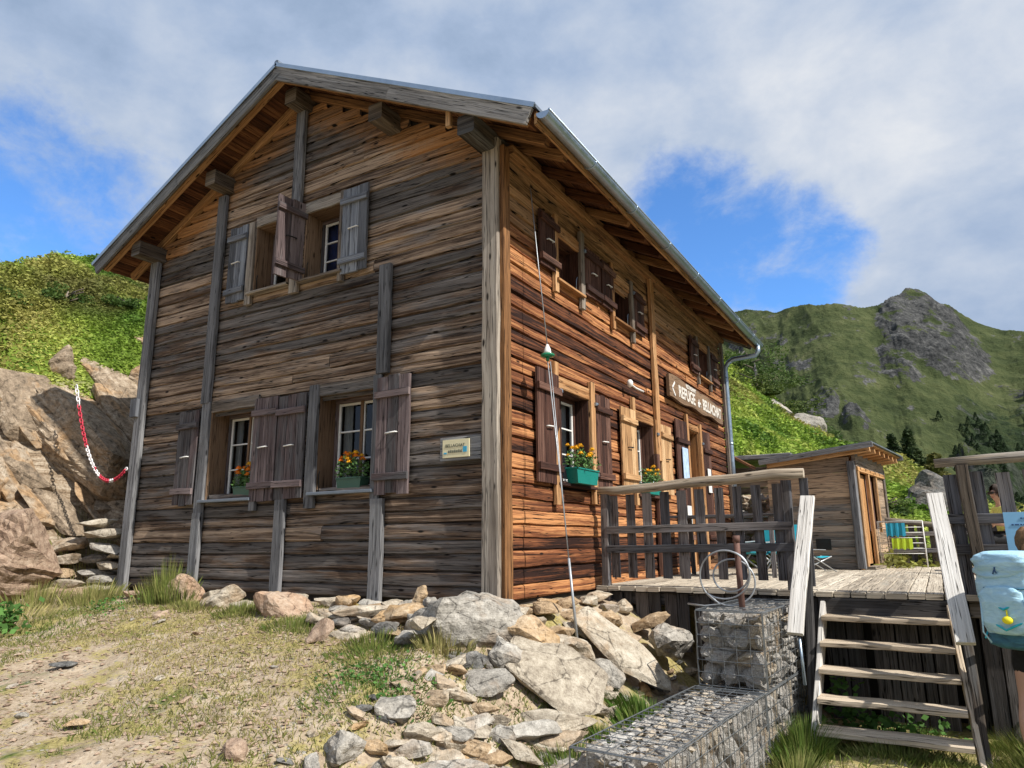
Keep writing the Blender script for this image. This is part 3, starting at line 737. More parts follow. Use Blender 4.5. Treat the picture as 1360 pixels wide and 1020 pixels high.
# --- roof ---
Y0, Y1, XE0, XE1 = -.52, L + .14, -6.56, .72
nrm = Vector((SL, 0, 1)).normalized()
mb = MB()
for sgn, xe in ((1, XE1), (-1, XE0)):
    for k in range(24):
        ya, yb = Y0 - .03 + (Y1 - Y0 + .06) * k / 24, Y0 - .03 + (Y1 - Y0 + .06) * (k + 1) / 24 - .004
        zt = ztop(xe)
        P = [(RX, ya, RZ), (xe + sgn*.03, ya, ztop(xe + sgn*.03)), (xe + sgn*.03, yb, ztop(xe + sgn*.03)), (RX, yb, RZ)]
        Q = [(a, b, c - .035) for a, b, c in P]
        if sgn < 0: P = P[::-1]; Q = Q[::-1]
        mb.quad(P); mb.quad(Q[::-1])
        for i in range(4):
            j = (i + 1) % 4; mb.quad([P[i], Q[i], Q[j], P[j]])
        mb.bar((RX, yb, RZ + .01), (xe, yb, ztop(xe) + .01), .02, .03, up=nrm)
mb.tube([(RX, Y0 - .04, RZ + .005), (RX, Y1, RZ + .005)], .04, 8)
roof = rel(mb.build('roof', M['roofm'], house), house)
# soffit boards (run along the ridge direction) with visible joints
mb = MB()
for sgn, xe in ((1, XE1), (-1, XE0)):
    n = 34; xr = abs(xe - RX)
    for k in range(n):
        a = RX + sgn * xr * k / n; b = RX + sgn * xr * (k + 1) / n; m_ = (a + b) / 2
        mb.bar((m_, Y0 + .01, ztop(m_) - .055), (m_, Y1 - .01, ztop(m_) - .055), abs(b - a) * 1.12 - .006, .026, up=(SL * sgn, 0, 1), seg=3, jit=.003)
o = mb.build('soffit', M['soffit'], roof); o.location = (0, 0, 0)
# bargeboards
for y, nm in ((Y0 - .015, 'front'), (Y1 + .015, 'back')):
    for sgn, xe in ((1, XE1 + .01), (-1, XE0 - .01)):
        n2 = Vector((SL * sgn, 0, 1)).normalized(); mid = RX + (xe - RX) * .52
        for (xa, xb) in ((RX, mid - .004 * sgn), (mid, xe)):
            mb = MB(); off = n2 * -.125
            mb.bar(Vector((xa, y, ztop(xa))) + off, Vector((xb, y, ztop(xb))) + off, .035, .165, up=n2, seg=8, jit=.005, ch=.05)
            o = mb.build('bargeboard', M['barge'], roof); o.location = (0, 0, 0)
# verge flashing
for sgn, xe in ((1, XE1 + .03), (-1, XE0 - .03)):
    mb = MB(); n2 = Vector((SL * sgn, 0, 1)).normalized()
    mb.bar(Vector((RX, Y0 - .045, RZ)) + n2 * -.02, Vector((xe, Y0 - .045, ztop(xe))) + n2 * -.02, .012, .05, up=n2)
    o = mb.build('flashing', M['zinc'], roof); o.location = (0, 0, 0)
# rafters on the gable overhang
for y in (Y0 + .08, -.02):
    for sgn, xe in ((1, XE1 - .06), (-1, XE0 + .06)):
        n2 = Vector((SL * sgn, 0, 1)).normalized(); mb = MB(); off = n2 * -.125
        mb.bar(Vector((RX, y, ztop(RX))) + off, Vector((xe, y, ztop(xe))) + off, .085, .11, up=n2, seg=6, jit=.004)
        rel(mb.build('rafter', M['rafter'], house), house)
# purlins
for x, yo, zz in ((RX, -.30, 0), (-1.65*s, -.36, 0), (-5.05*s, -.34, 0), (-.075, -.50, 0), (-W + .06, -.42, 0)):
    mb = MB(); zt = ztop(x) - .19 - (.03 if abs(x - RX) > .1 else 0.01)
    mb.bar((x, yo, zt - .105), (x, 1.2, zt - .105), .20, .21, up=(0, 0, 1), seg=5, jit=.006, ch=.08)
    rel(mb.build('purlin', M['beam'], house), house)
# short end struts of light wood on the right eave purlin
mb = MB(); mb.box((-.36, Y0 + .06, ztop(-.3) - .36), (-.30, Y0 + .11, ztop(-.3) - .12)); rel(mb.build('bracket', M['shutn'], house), house)
# eave rafters along the long side
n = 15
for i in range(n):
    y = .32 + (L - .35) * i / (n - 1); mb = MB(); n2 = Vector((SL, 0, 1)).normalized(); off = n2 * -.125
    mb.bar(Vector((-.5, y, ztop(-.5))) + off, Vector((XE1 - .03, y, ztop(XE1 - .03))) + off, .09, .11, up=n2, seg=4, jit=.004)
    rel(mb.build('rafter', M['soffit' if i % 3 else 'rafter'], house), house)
for i in range(n - 1):
    y0_ = .32 + (L - .35) * i / (n - 1) + .05; y1_ = .32 + (L - .35) * (i + 1) / (n - 1) - .05; mb = MB()
    mb.bar((.03, y0_, 4.66), (.03, y1_, 4.66), .05, .17, up=(0, 0, 1), seg=3, jit=.006)
    rel(mb.build('blocking', M['rafter'], house), house)
mb = MB(); mb.bar((.075, .08, 4.53), (.075, L, 4.53), .13, .10, up=(0, 0, 1), seg=16, jit=.006); rel(mb.build('wall_plate', M['rafter'], house), house)
# eave fascia behind the gutter
mb = MB(); mb.bar((XE1 - .0, Y0 + .02, ztop(XE1) - .13), (XE1 - .0, Y1, ztop(XE1) - .13), .03, .13, up=(0, 0, 1), seg=12, jit=.004); o = mb.build('fascia', M['rafter'], roof); o.location = (0, 0, 0)
# gutter
mb = MB(); gx, gz, gr = XE1 + .085, ztop(XE1) - .10, .068
ys = [Y0 + (Y1 - Y0 + .1) * k / 14 for k in range(15)]
def arc(r, n=10): return [(gx + r * math.cos(math.pi + math.pi * i / n), gz + r * math.sin(math.pi + math.pi * i / n)) for i in range(n + 1)]
for ya, yb in zip(ys[:-1], ys[1:]):
    for r, fl in ((gr, 1), (gr - .004, 0)):
        pr = arc(r)
        for a, b in zip(pr[:-1], pr[1:]):
            q = [(a[0], ya, a[1]), (b[0], ya, b[1]), (b[0], yb, b[1]), (a[0], yb, a[1])]
            mb.quad(q if fl else q[::-1], sm=True)
gut = rel(mb.build('gutter', M['zinc'], house), house)
for y in (Y0, Y1 + .1):
    mb = MB(); pr = arc(gr); mb.quad([(a, y, b) for a, b in pr]); o = mb.build('end_cap', M['zinc'], gut); o.location = (0, 0, 0)
mb = MB(); mb.tube([(gx + gr, Y0, gz + .004), (gx + gr, Y1 + .1, gz + .004)], .011, 8); o = mb.build('rim', M['zinc'], gut); o.location = (0, 0, 0)
for y in (.55, 1.75, 3.0, 4.3, 5.6, 6.9, 8.1):
    mb = MB(); pr = [(gx + (gr + .004) * math.cos(math.pi + math.pi * i / 10), y, gz + (gr + .004) * math.sin(math.pi + math.pi * i / 10)) for i in range(11)]
    mb.tube(pr, .009, 6); o = mb.build('joint', M['zinc'], gut); o.location = (0, 0, 0)
yd = L + .0
mb = MB(); pts = [(gx, yd, gz - gr + .01), (gx, yd, gz - gr - .12), (gx - .05, yd, gz - .26), (.3, yd, 4.12), (.2, yd, 4.06), (.135, yd, 3.96), (.125, yd, 3.86), (.125, yd, 3.5), (.125, yd, 2.2), (.125, yd, .15)]
mb.tube(pts, .05, 12); o = rel(mb.build('downspout', M['zinc'], house), house)
for z in (3.7, 2.35, 1.0):
    mb = MB(); mb.tube([(.125, yd, z), (.125, yd, z + .05)], .052, 12); b = mb.build('clamp', M['zinc'], o); b.location = (0, 0, 0)
# foundation course of dry stone under the sill
# ================= rocks =================
def rockmat(name, dark, mid, light, stain=(.30, .17, .07), samt=.4, lichen=.25, sc=1.0):
    N = NT(name); c = N.coord(); oi = N.n('ObjectInfo'); rnd = oi.outputs['Random']
    off = N.n('CombineXYZ'); N.put(off.inputs[0], N.math('MULTIPLY', rnd, 37)); N.put(off.inputs[1], N.math('MULTIPLY', rnd, 19)); N.put(off.inputs[2], N.math('MULTIPLY', rnd, 71)); off = off.outputs[0]
    p = N.vmath('ADD', c, off)
    n1 = N.noise(p, 3.5 * sc, 6, .62, .4); n2 = N.noise(p, 17 * sc, 6, .7); n3 = N.noise(p, 75 * sc, 4, .7)
    lay = N.noise(N.scale(p, (2.2 * sc, 2.2 * sc, 26 * sc)), 1, 5, .6, .5)
    t = N.math('ADD', N.math('ADD', N.math('MULTIPLY', n2, .42), N.math('MULTIPLY', n3, .26)), N.math('MULTIPLY', lay, .32))
    t = N.math('ADD', t, N.math('MULTIPLY', N.math('SUBTRACT', rnd, .5), .08))
    col = N.ramp(t, [(.34, dark), (.5, mid), (.64, light)])
    st = N.math('MULTIPLY', N.rng(N.math('ADD', n1, N.math('MULTIPLY', N.math('SUBTRACT', rnd, .5), .25)), .48, .66), samt)
    col = N.mix(st, col, N.ramp(n2, [(.3, tuple(x * .4 for x in stain)), (.7, tuple(x * 1.5 for x in stain))]))
    li = N.noise(N.vmath('ADD', p, (4, 8, 2)), 9 * sc, 5, .7)
    col = N.mix(N.math('MULTIPLY', N.rng(li, .60, .66), lichen), col, (.035, .035, .03))
    vo = N.n('TexVoronoi', feature='DISTANCE_TO_EDGE'); N.put(vo.inputs['Vector'], N.vmath('ADD', N.scale(p, (3.2 * sc, 3.2 * sc, 6 * sc)), N.n('CombineXYZ').outputs[0])); vo.inputs['Scale'].default_value = 1
    ck = N.rng(N.math('ADD', vo.outputs['Distance'], N.math('MULTIPLY', N.math('SUBTRACT', n2, .5), .12)), -.01, .02)
    col = N.mix(N.math('MULTIPLY', N.math('SUBTRACT', 1, ck), .6), col, tuple(x * .3 for x in dark))
    N.set(color=col, rough=.9, spec=.2)
    h = N.math('ADD', N.math('MULTIPLY', n2, .6), N.math('ADD', N.math('MULTIPLY', n3, .3), N.math('MULTIPLY', lay, .5)))
    h = N.math('ADD', h, N.math('MULTIPLY', ck, .15))
    N.bump(h, .9, .03)
    return N.m
M['rg'] = rockmat('grey_schist', (.09, .083, .073), (.34, .315, .275), (.60, .565, .50), samt=.3)
M['rt'] = rockmat('tan_schist', (.14, .11, .08), (.42, .365, .285), (.64, .58, .48), samt=.45)
M['ro'] = rockmat('orange_schist', (.13, .08, .045), (.40, .29, .18), (.60, .48, .34), stain=(.44, .27, .12), samt=.65)
M['rd'] = rockmat('dark_schist', (.03, .03, .03), (.12, .118, .112), (.3, .29, .27), samt=.15)
M['rc'] = rockmat('cliff_rock', (.055, .042, .031), (.28, .215, .15), (.54, .46, .36), stain=(.34, .20, .09), samt=.65, sc=.8, lichen=.6)
M['rb'] = rockmat('basket_stone', (.15, .14, .13), (.40, .38, .35), (.66, .64, .59), samt=.2, lichen=.05)
M['rb2'] = rockmat('basket_stone_tan', (.18, .14, .10), (.44, .38, .30), (.66, .60, .50), samt=.5, lichen=.05)
M['rp'] = rockmat('pink_tan_schist', (.16, .10, .07), (.40, .29, .21), (.56, .46, .36), stain=(.42, .25, .15), samt=.5)

AX = Matrix(((rt.x, fw.x, 0), (rt.y, fw.y, 0), (0, 0, 1)))
def rock_mesh(w, d, h, seed, boxy=3.5, npts=18, target=None, rough=1.0, layers=True, strata=0):
    rn = random.Random(seed); bm = bmesh.new()
    for _ in range(npts):
        v = Vector((rn.gauss(0, 1), rn.gauss(0, 1), rn.gauss(0, 1))); v.normalize()
        k = (abs(v.x) ** boxy + abs(v.y) ** boxy + abs(v.z) ** boxy) ** (1 / boxy); v = v / k * rn.uniform(.86, 1.04)
        bm.verts.new((v.x * w / 2, v.y * d / 2, v.z * h / 2))
    r = bmesh.ops.convex_hull(bm, input=bm.verts[:])
    bmesh.ops.delete(bm, geom=list({e for e in r['geom_interior'] + r['geom_unused'] if isinstance(e, bmesh.types.BMVert)}), context='VERTS')
    size = max(w, d, h); target = target or max(.022, size / 13)
    for _ in range(5):
        es = [e for e in bm.edges if e.calc_length() > target * 1.5]
        if not es: break
        bmesh.ops.subdivide_edges(bm, edges=es, cuts=1); bmesh.ops.triangulate(bm, faces=bm.faces[:])
    sm = min(w, d, h)
    bmesh.ops.smooth_vert(bm, verts=bm.verts[:], factor=.35, use_axis_x=True, use_axis_y=True, use_axis_z=True)
    bm.normal_update(); o = Vector((seed * 1.37 % 50, seed * .73 % 50, seed * 2.1 % 50))
    for v in bm.verts:
        p = v.co + o
        a = mnoise.fractal(p * (2.2 / size), .9, 2.1, 4) * .10 * sm + mnoise.noise(p * (9 / size)) * .035 * sm
        b = 0
        if layers:
            b = (mnoise.noise(Vector((p.x * 1.2 / size, p.y * 1.2 / size, p.z * 9 / sm * .6))) ) * .05 * sm * (1 - abs(v.normal.z))
        if strata:
            q = p.z * 11 + mnoise.noise(p * 1.3) * 1.6; q2 = (p.x * 1.7 + p.z) * 2.3 + mnoise.noise(p * 1.1) * 1.2
            a = a * .45 + ((q % 1.0) - .5) * .09 * sm * (1 - abs(v.normal.z)) * (.4 + mnoise.noise(Vector((math.floor(q), p.x * .8, p.y * .8))) ) + (mnoise.noise(Vector((math.floor(q2), 3, 7))) * .10) * sm
        v.co += v.normal * (a + b * 1.4) * rough
    me = bpy.data.meshes.new('rock'); bm.to_mesh(me); bm.free()
    me.polygons.foreach_set('use_smooth', [False] * len(me.polygons))
    return me
def rock(label, pos, w, h, mat='rg', d=None, roll=0, tilt=0, yaw=0, seed=None, group=None, boxy=3.5, npts=18, sink=.12, cat='rock', lift=None, target=None, rough=1.0, name='rock', strata=0):
    seed = seed if seed is not None else random.randrange(9999); d = d or (w * .8)
    me = rock_mesh(w, d, h, seed, boxy, npts, target, rough, strata=strata); me.materials.append(M[mat])
    o = bpy.data.objects.new(name, me); COL.objects.link(o)
    R = AX @ Matrix.Rotation(R_(yaw), 3, 'Z') @ Matrix.Rotation(R_(roll), 3, 'Y') @ Matrix.Rotation(R_(tilt), 3, 'X')
    o.matrix_world = Matrix.Translation(Vector(pos) + Vector((0, 0, lift if lift is not None else 0))) @ R.to_4x4()
    tag(o, label, cat, group); return o

# big rocks of the pile below the corner (position, width, height, ...)
rock('big grey square-cut boulder under the chalet corner, largest of the pile', (.03, -.56, -.25), 1.02, .66, 'rg', d=.74, roll=3, yaw=28, seed=12, boxy=9, npts=34, lift=.0)
rock('rust-tinted boulder leaning against the right side of the big grey corner boulder', (.50, -.42, -.33), .56, .42, 'ro', d=.4, roll=12, seed=5, boxy=5)
rock('pale grey rounded block with a white rim, in front of the big corner boulder', (.53, -.80, -.40), .37, .27, 'rg', d=.3, roll=28, seed=31, boxy=3)
rock('large flat beige slab tilted towards the path in the middle of the rock pile', (.86, -.62, -.50), .86, .12, 'rt', d=.72, roll=22, tilt=36, seed=8, boxy=3.4, npts=24, lift=.02)
rock('long pale slab sloping down to the wire basket', (.90, .62, -.47), 1.20, .13, 'rt', d=.52, roll=38, tilt=24, yaw=-14, seed=44, boxy=2.7, npts=26)
rock('long straight-edged grey block lying below the large beige slab', (1.04, -.96, -.80), .70, .22, 'rt', d=.3, roll=4, seed=21, boxy=6)
rock('striped grey slab propped left of the large beige slab', (.60, -1.18, -.50), .42, .13, 'rg', d=.34, roll=-4, tilt=12, seed=61, boxy=4)
rock('dark grey block wedged under the big corner boulder', (.30, -1.02, -.42), .44, .18, 'rd', d=.3, roll=2, seed=62, boxy=5)
rock('long white-veined slab at the bottom edge of the pile', (.92, -2.22, -.83), .80, .14, 'rg', d=.4, roll=-6, tilt=10, seed=63, boxy=3)
rock('grey angular block beside the grass at the lower end of the pile', (.47, -2.49, -.64), .30, .20, 'rg', d=.26, roll=12, seed=64)
rock('rounded grey stone standing on the grass edge of the pile', (.46, -2.0, -.53), .30, .19, 'rg', d=.26, seed=65, boxy=2.4)
rock('pink-tan wedge-shaped boulder at the foot of the gable wall', (-2.13, -.62, -.13), .70, .36, 'rp', d=.45, roll=14, seed=66, boxy=2.6)
rock('cream-coloured boulder beside the tall grass at the gable wall', (-3.98, -.42, -.07), .46, .40, 'rp', d=.4, roll=30, seed=67, boxy=2.6)
rock('brown boulder next to the second wall batten from the left', (-3.22, -.46, -.10), .48, .28, 'rt', d=.35, roll=-22, seed=68, boxy=2.8)
rock('low flat tan rock in the grass below the brown boulder', (-3.5, -.95, -.24), .42, .13, 'rp', d=.3, seed=69)
rock('smooth cream stone alone on the dirt at the bottom of the picture', (.08, -2.89, -.62), .17, .14, 'rp', d=.15, seed=70, boxy=2.2)
rock('pinkish slab leaning up out of the grass left of the pile', (-1.01, -1.22, -.24), .34, .12, 'rp', d=.26, roll=-48, tilt=25, seed=71, boxy=4)
rock('long flat tan slab bridging the gap under the gable wall', (-1.16, -.58, -.13), .54, .10, 'rt', d=.3, roll=-2, seed=72, boxy=4)
rock('yellowish flat slab on the right end of the bridging slab', (-.66, -.62, -.12), .46, .13, 'ro', d=.3, roll=-14, tilt=15, seed=73, boxy=4)
rock('small upright tan stone against the wall foot', (-.66, -.34, -.02), .14, .25, 'ro', d=.12, roll=16, seed=74, boxy=4)
rock('grey stone between the upright stone and the big boulder', (-.50, -.38, -.10), .20, .20, 'rg', d=.2, seed=75, boxy=4)
rock('thin rusty stone lying on top of the big corner boulder', (-.02, -.34, .0), .16, .04, 'ro', d=.12, seed=76, boxy=4)
rock('round orange stone at the foot of the terrace post', (.58, 1.10, -.28), .29, .26, 'ro', d=.26, seed=77, boxy=2.3)
rock('grey block between the two big slabs', (.95, .18, -.64), .36, .24, 'rg', d=.28, roll=28, seed=78, boxy=3)
rock('beige block behind the large flat slab', (.70, -.10, -.40), .52, .24, 'rt', d=.36, roll=12, seed=79, boxy=4)
rock('long rust-striped rock with a pale top, beside the upper wire basket', (.84, 1.75, -.36), .56, .18, 'ro', d=.3, roll=-20, seed=80, boxy=4)
rock('grey shaded rock next to the upper wire basket', (1.10, 1.50, -.50), .46, .34, 'rg', d=.36, roll=-12, seed=81, boxy=3)
# stones of the dry footing under the walls
g1 = 'loose stones stacked under the chalet walls'
L_ = 'one of the loose flat stones stacked under the chalet wall'
ft = [(-1.85, -.30, .30, .12, 'rt'), (-1.62, -.26, .28, .13, 'ro'), (-1.36, -.22, .26, .11, 'rg'), (-1.10, -.2, .24, .12, 'rt'), (-2.75, -.25, .34, .14, 'ro'), (-2.45, -.2, .3, .12, 'rt'),
      (-.92, -.18, .22, .12, 'rg'), (-.30, -.2, .24, .1, 'rd'), (.15, .22, .30, .08, 'ro'), (.2, .55, .36, .1, 'ro'), (.22, .95, .36, .12, 'ro'), (.24, 1.35, .3, .12, 'rt'), (.22, 1.75, .36, .12, 'rt'),
      (.30, .30, .40, .13, 'ro'), (.36, .72, .42, .14, 'ro'), (.40, 1.12, .34, .12, 'rt'), (.40, 1.5, .34, .13, 'rg'), (.42, 1.9, .4, .14, 'rt'),
      (.52, .12, .36, .13, 'ro'), (.55, .5, .38, .14, 'rt'), (.6, .86, .30, .12, 'ro'), (.66, .35, .26, .12, 'rt'), (.76, .88, .26, .12, 'rg'), (.7, 1.35, .3, .14, 'rt'), (.35, .0, .3, .12, 'rt'), (.24, -.12, .2, .08, 'rt'),
      (-3.6, -.3, .34, .16, 'rt'), (-4.5, -.35, .3, .12, 'rt'), (-5.0, -.4, .26, .1, 'rp'), (-2.85, -.5, .3, .12, 'rt'), (-1.5, -.5, .3, .12, 'rg'), (-1.0, -.85, .26, .12, 'rg'), (-.6, -.9, .28, .13, 'rd'), (-.28, -.82, .28, .18, 'rt'),
      (-.2, -1.05, .26, .14, 'rg'), (-.75, -.45, .22, .14, 'rd'), (-1.25, -.75, .22, .1, 'rd'), (.05, -1.2, .22, .1, 'rt')]
for i, (x, y, w, h, m) in enumerate(ft):
    zt = float(terrain(x, y)); up = {0: 0}.get(0)
    zz = zt + h * .35
    if x > 0 and x < .34: zz = -.10 - .02 * (i % 3)
    elif .28 < x < .46 and y > .2: zz = -.22
    rock(L_, (x, y, zz), w, h, m, d=.24, roll=random.uniform(-10, 10), yaw=random.uniform(-20, 20) + (58 if x > .05 else 0), seed=200 + i, group=g1, boxy=4, npts=14)
# smaller stones tumbled through the lower pile
g2 = 'small tumbled stones of the rock pile'; L2 = 'small angular stone tumbled in the lower rock pile between path and wire basket'
rn = random.Random(5); cnt = 0
base_pts = [(.77, -1.54, .21, .14), (.95, -1.21, .33, .16), (.79, -1.33, .17, .13), (.71, -1.75, .23, .12), (.81, -1.73, .26, .14), (.64, -1.73, .14, .10), (.50, -1.67, .15, .10), (.57, -1.45, .21, .11), (.69, -1.37, .19, .11), (.90, -1.43, .14, .19), (1.08, -1.07, .39, .17), (.65, -1.98, .18, .13), (.70, -2.15, .17, .12), (.58, -2.31, .16, .10), (1.02, -1.43, .27, .14), (.95, -1.63, .21, .12), (1.05, -.30, .16, .14), (.72, .0, .21, .18), (.40, -1.50, .19, .09), (.3, -1.75, .14, .07), (.36, -1.25, .2, .1), (1.2, -1.3, .28, .15), (1.15, -1.6, .2, .12), (1.3, -1.1, .24, .14), (1.1, -1.9, .22, .12), (.85, -1.95, .18, .1), (1.25, -1.85, .2, .1), (1.35, -1.45, .2, .12)]
for (x, y, w, h) in base_pts:
    z = float(terrain(x, y)); rock(L2, (x, y, z + h * .25), w * 1.55, h * .95, rn.choice(['rg', 'rt', 'rt', 'ro', 'rg']), d=w * rn.uniform(.6, 1), roll=rn.uniform(-22, 22), tilt=rn.uniform(-15, 25), yaw=rn.uniform(-40, 40), seed=400 + cnt, group=g2, boxy=3.2, npts=14); cnt += 1
for k in range(20):
    x = rn.uniform(-1.75, -.25); y = rn.uniform(-.95, -.30); z = float(terrain(x, y)); w = rn.uniform(.2, .42)
    rock('flat angular stone among those piled below the gable wall', (x, y, z + rn.uniform(0, .06)), w, rn.uniform(.07, .13), rn.choice(['rt', 'rg', 'ro', 'rt']), d=w * rn.uniform(.5, .9), roll=rn.uniform(-14, 14), tilt=rn.uniform(-5, 20), yaw=rn.uniform(-40, 40), seed=1300 + k, group='stones piled below the gable wall', boxy=5, npts=16)
for k in range(11):
    x = rn.uniform(.6, 1.45); y = rn.uniform(-2.6, -1.0); z = float(terrain(x, y)); w = rn.uniform(.3, .5)
    rock('flat pale slab half buried in the lower part of the rock pile', (x, y, z + .02), w, rn.uniform(.07, .12), rn.choice(['rt', 'rg', 'rt']), d=w * rn.uniform(.5, .8), roll=rn.uniform(-8, 22), tilt=rn.uniform(5, 28), yaw=rn.uniform(-40, 40), seed=650 + k, group='flat slabs of the lower rock pile', boxy=5, npts=18)
for k in range(75):
    x = rn.uniform(.25, 1.5); y = rn.uniform(-2.8, .3)
    if abs(x - .86) < .3 and abs(y + .62) < .3: continue
    z = float(terrain(x, y)); w = rn.uniform(.07, .24)
    rock(L2, (x, y, z + w * .12), w, w * rn.uniform(.25, .6), rn.choice(['rg', 'rt', 'rt', 'ro', 'rg', 'rd']), d=w * rn.uniform(.6, 1), roll=rn.uniform(-30, 30), tilt=rn.uniform(-20, 30), yaw=rn.uniform(-90, 90), seed=500 + k, group=g2, boxy=5, npts=13)
# stones on the path
for k in range(34):
    x = rn.uniform(.75, 1.5); y = rn.uniform(.2, 2.1); w = rn.uniform(.1, .26)
    z = float(terrain(x, y)); rock(L2, (x, y, z + w * .2), w, w * rn.uniform(.4, .8), rn.choice(['rg', 'rt', 'rt', 'ro', 'rg', 'rd']), d=w * rn.uniform(.6, 1), roll=rn.uniform(-30, 30), tilt=rn.uniform(-20, 30), yaw=rn.uniform(-90, 90), seed=600 + k, group=g2, boxy=4, npts=13)
g3 = 'small stones lying on the dirt path'; L3 = 'small pale stone lying on the dirt path'
rock('thin dark slate lying on the path at the left', (-2.84, -2.29, -.47), .24, .05, 'rd', d=.13, seed=700, boxy=4)
rock('rusty brown flat stone on the path near the left edge', (-1.35, -2.96, -.62), .17, .05, 'ro', d=.1, seed=701)
for k in range(46):
    x = rn.uniform(-4.2, .4); y = rn.uniform(-4.2, -.9); w = rn.uniform(.04, .11)
    z = float(terrain(x, y)); rock(L3, (x, y, z + w * .12), w, w * .5, rn.choice(['rt', 'rp', 'rg', 'rp']), d=w * .8, yaw=rn.uniform(0, 90), roll=rn.uniform(-15, 15), seed=720 + k, group=g3, npts=11)
# rock bank left of the chalet
bank = [('large overhanging slab in the house shadow, left of the chalet', (-7.90, .35, 2.0), 2.45, 1.35, 40, 1.5, 10),
        ('sunlit tan slab above the dark crack at the left edge', (-8.44, -.35, 2.62), 1.75, .75, 52, 1.2, 25),
        ('brown slab below the dark crack at the left edge', (-7.95, -.75, 1.75), 1.5, .5, 50, 1.0, 15),
        ('long dark slab under the turf edge, left of the corner post', (-8.5, 1.0, 3.62), 2.0, .55, 46, 1.2, 20),
        ('pale wedge of rock poking out below the turf', (-8.78, .25, 3.45), .5, 1.0, -22, .7, 10),
        ('tilted brown slab above the overhanging slab, behind the chain', (-8.1, .95, 2.70), 1.35, .42, 38, 1.0, 20),
        ('rusty rock beside the gable post just under the turf', (-8.9, 1.65, 4.3), .95, .5, 38, .8, 10),
        ('deep shaded rock at the foot of the overhanging slab', (-7.4, .55, .95), 1.7, .9, 12, 1.0, 0),
        ('narrow rock wedged behind the left corner post', (-8.25, 1.5, 3.3), .6, 1.1, 28, .8, 0),
        ('thin dark ledge below the overhanging slab', (-7.55, -.45, 1.12), 1.1, .3, 32, .8, 10),
        ('small tan outcrop at the left edge under the turf', (-8.96, -.45, 3.35), .8, .45, 30, .7, 20),
        ('thin slab capping the overhanging slab', (-8.35, .45, 2.95), 1.3, .25, 42, .9, 20),
        ('big rounded tan boulder at the lower left edge beside the path', (-6.75, -1.0, .42), 1.15, 1.15, 30, 1.0, 0),
        ('pinkish boulder cut by the left edge of the picture', (-6.9, -1.75, .30), .85, 1.1, 20, .9, 0),
        ('rough brown rock in the upper bank beside the turf edge', (-9.3, -.9, 3.2), 1.1, .8, 35, .9, 10),
        ('broken dark rock low in the bank at the left edge', (-7.8, -1.2, 1.35), 1.0, .6, 42, .8, 5)]
for i, (lb, p, w, h, ro, d, ti) in enumerate(bank):
    if i in (10, 14): continue
    if i in (3,): p = (p[0] - .2, p[1] + .2, p[2] - .3); h *= 1.1
    elif i < 12: p = (p[0] - .12, p[1] + .1, p[2] - .1); h *= .92
    rock(lb, p, w, h, 'rc' if i not in (12, 13) else 'rp', d=d, roll=ro, tilt=ti, seed=900 + i * 7, boxy=9 if i < 12 else 5, npts=26, target=.05, rough=.9, strata=1)
g5 = 'thin rock layers sticking out of the bank'; rb_ = random.Random(31)
for k in range(150):
    x = rb_.uniform(-10.2, -6.9); y = rb_.uniform(-1.6, 1.6) if k < 75 else rb_.uniform(-5, -1.4); z = float(terrain(x, y))
    if z < .7 or z > 3.0: continue
    rock('thin tilted layer of brown rock sticking out of the bank left of the chalet', (x, y, z + .02), rb_.uniform(.6, 1.5), rb_.uniform(.12, .3), 'rc', d=rb_.uniform(.5, .9), roll=rb_.uniform(34, 54), tilt=rb_.uniform(0, 25), yaw=rb_.uniform(-15, 15), seed=2000 + k, group=g5, boxy=8, npts=20, target=.055, rough=.9, strata=1)
g4 = 'flat stones stacked between bank and corner post'
for i, (x, y, z, w, h, m) in enumerate([(-6.35, -.05, .62, .72, .16, 'rt'), (-6.25, -.02, .44, .62, .14, 'rg'), (-6.5, .0, .30, .6, .13, 'rd'), (-6.2, .02, .20, .5, .12, 'rt'), (-6.45, -.05, .10, .5, .12, 'rg'), (-6.75, -.3, .30, .42, .16, 'rt'), (-6.8, -.35, .12, .4, .14, 'ro'),
        (-6.2, -.05, .04, .5, .12, 'rg'), (-6.15, -.1, -.06, .44, .10, 'rt'), (-6.6, -.35, -.02, .4, .16, 'rt'), (-6.9, -.2, .5, .5, .2, 'rc'), (-6.5, -.1, .78, .5, .12, 'rt'), (-6.35, -.4, -.12, .5, .14, 'rp'), (-6.1, .05, .34, .4, .09, 'rt')]):
    rock('flat stone stacked between the rock bank and the left corner post', (x, y, z), w, h, m, d=.4, roll=random.uniform(-8, 8), yaw=random.uniform(-15, 15), seed=1100 + i, group=g4, boxy=4.5, npts=16)
rock('pale grey stone sitting in the turf on the hilltop at the left', (-12.6, .2, 5.95), .7, .5, 'rg', seed=1200)
rock('large mossy boulder behind the wooden hut', (3.6, 14.2, 1.25), 1.5, 1.8, 'rd', d=1.4, roll=32, seed=1201, boxy=2.8, target=.12)
for i, (x, y, w) in enumerate([(-1.9, 26.5, 1.6), (-.9, 27.5, 2.0), (.1, 27.8, 1.8), (.9, 27.6, 1.2), (2.2, 25.9, 1.5)]):
    z = float(terrain(x, y)); rock('pale outcrop on the green crest behind the hut, ' + ['leftmost of five', 'second of five from the left', 'in the middle of five', 'second of five from the right', 'rightmost of five'][i], (x, y, z + .1), w, w * .55, 'rg', seed=1210 + i, target=.2, roll=25)
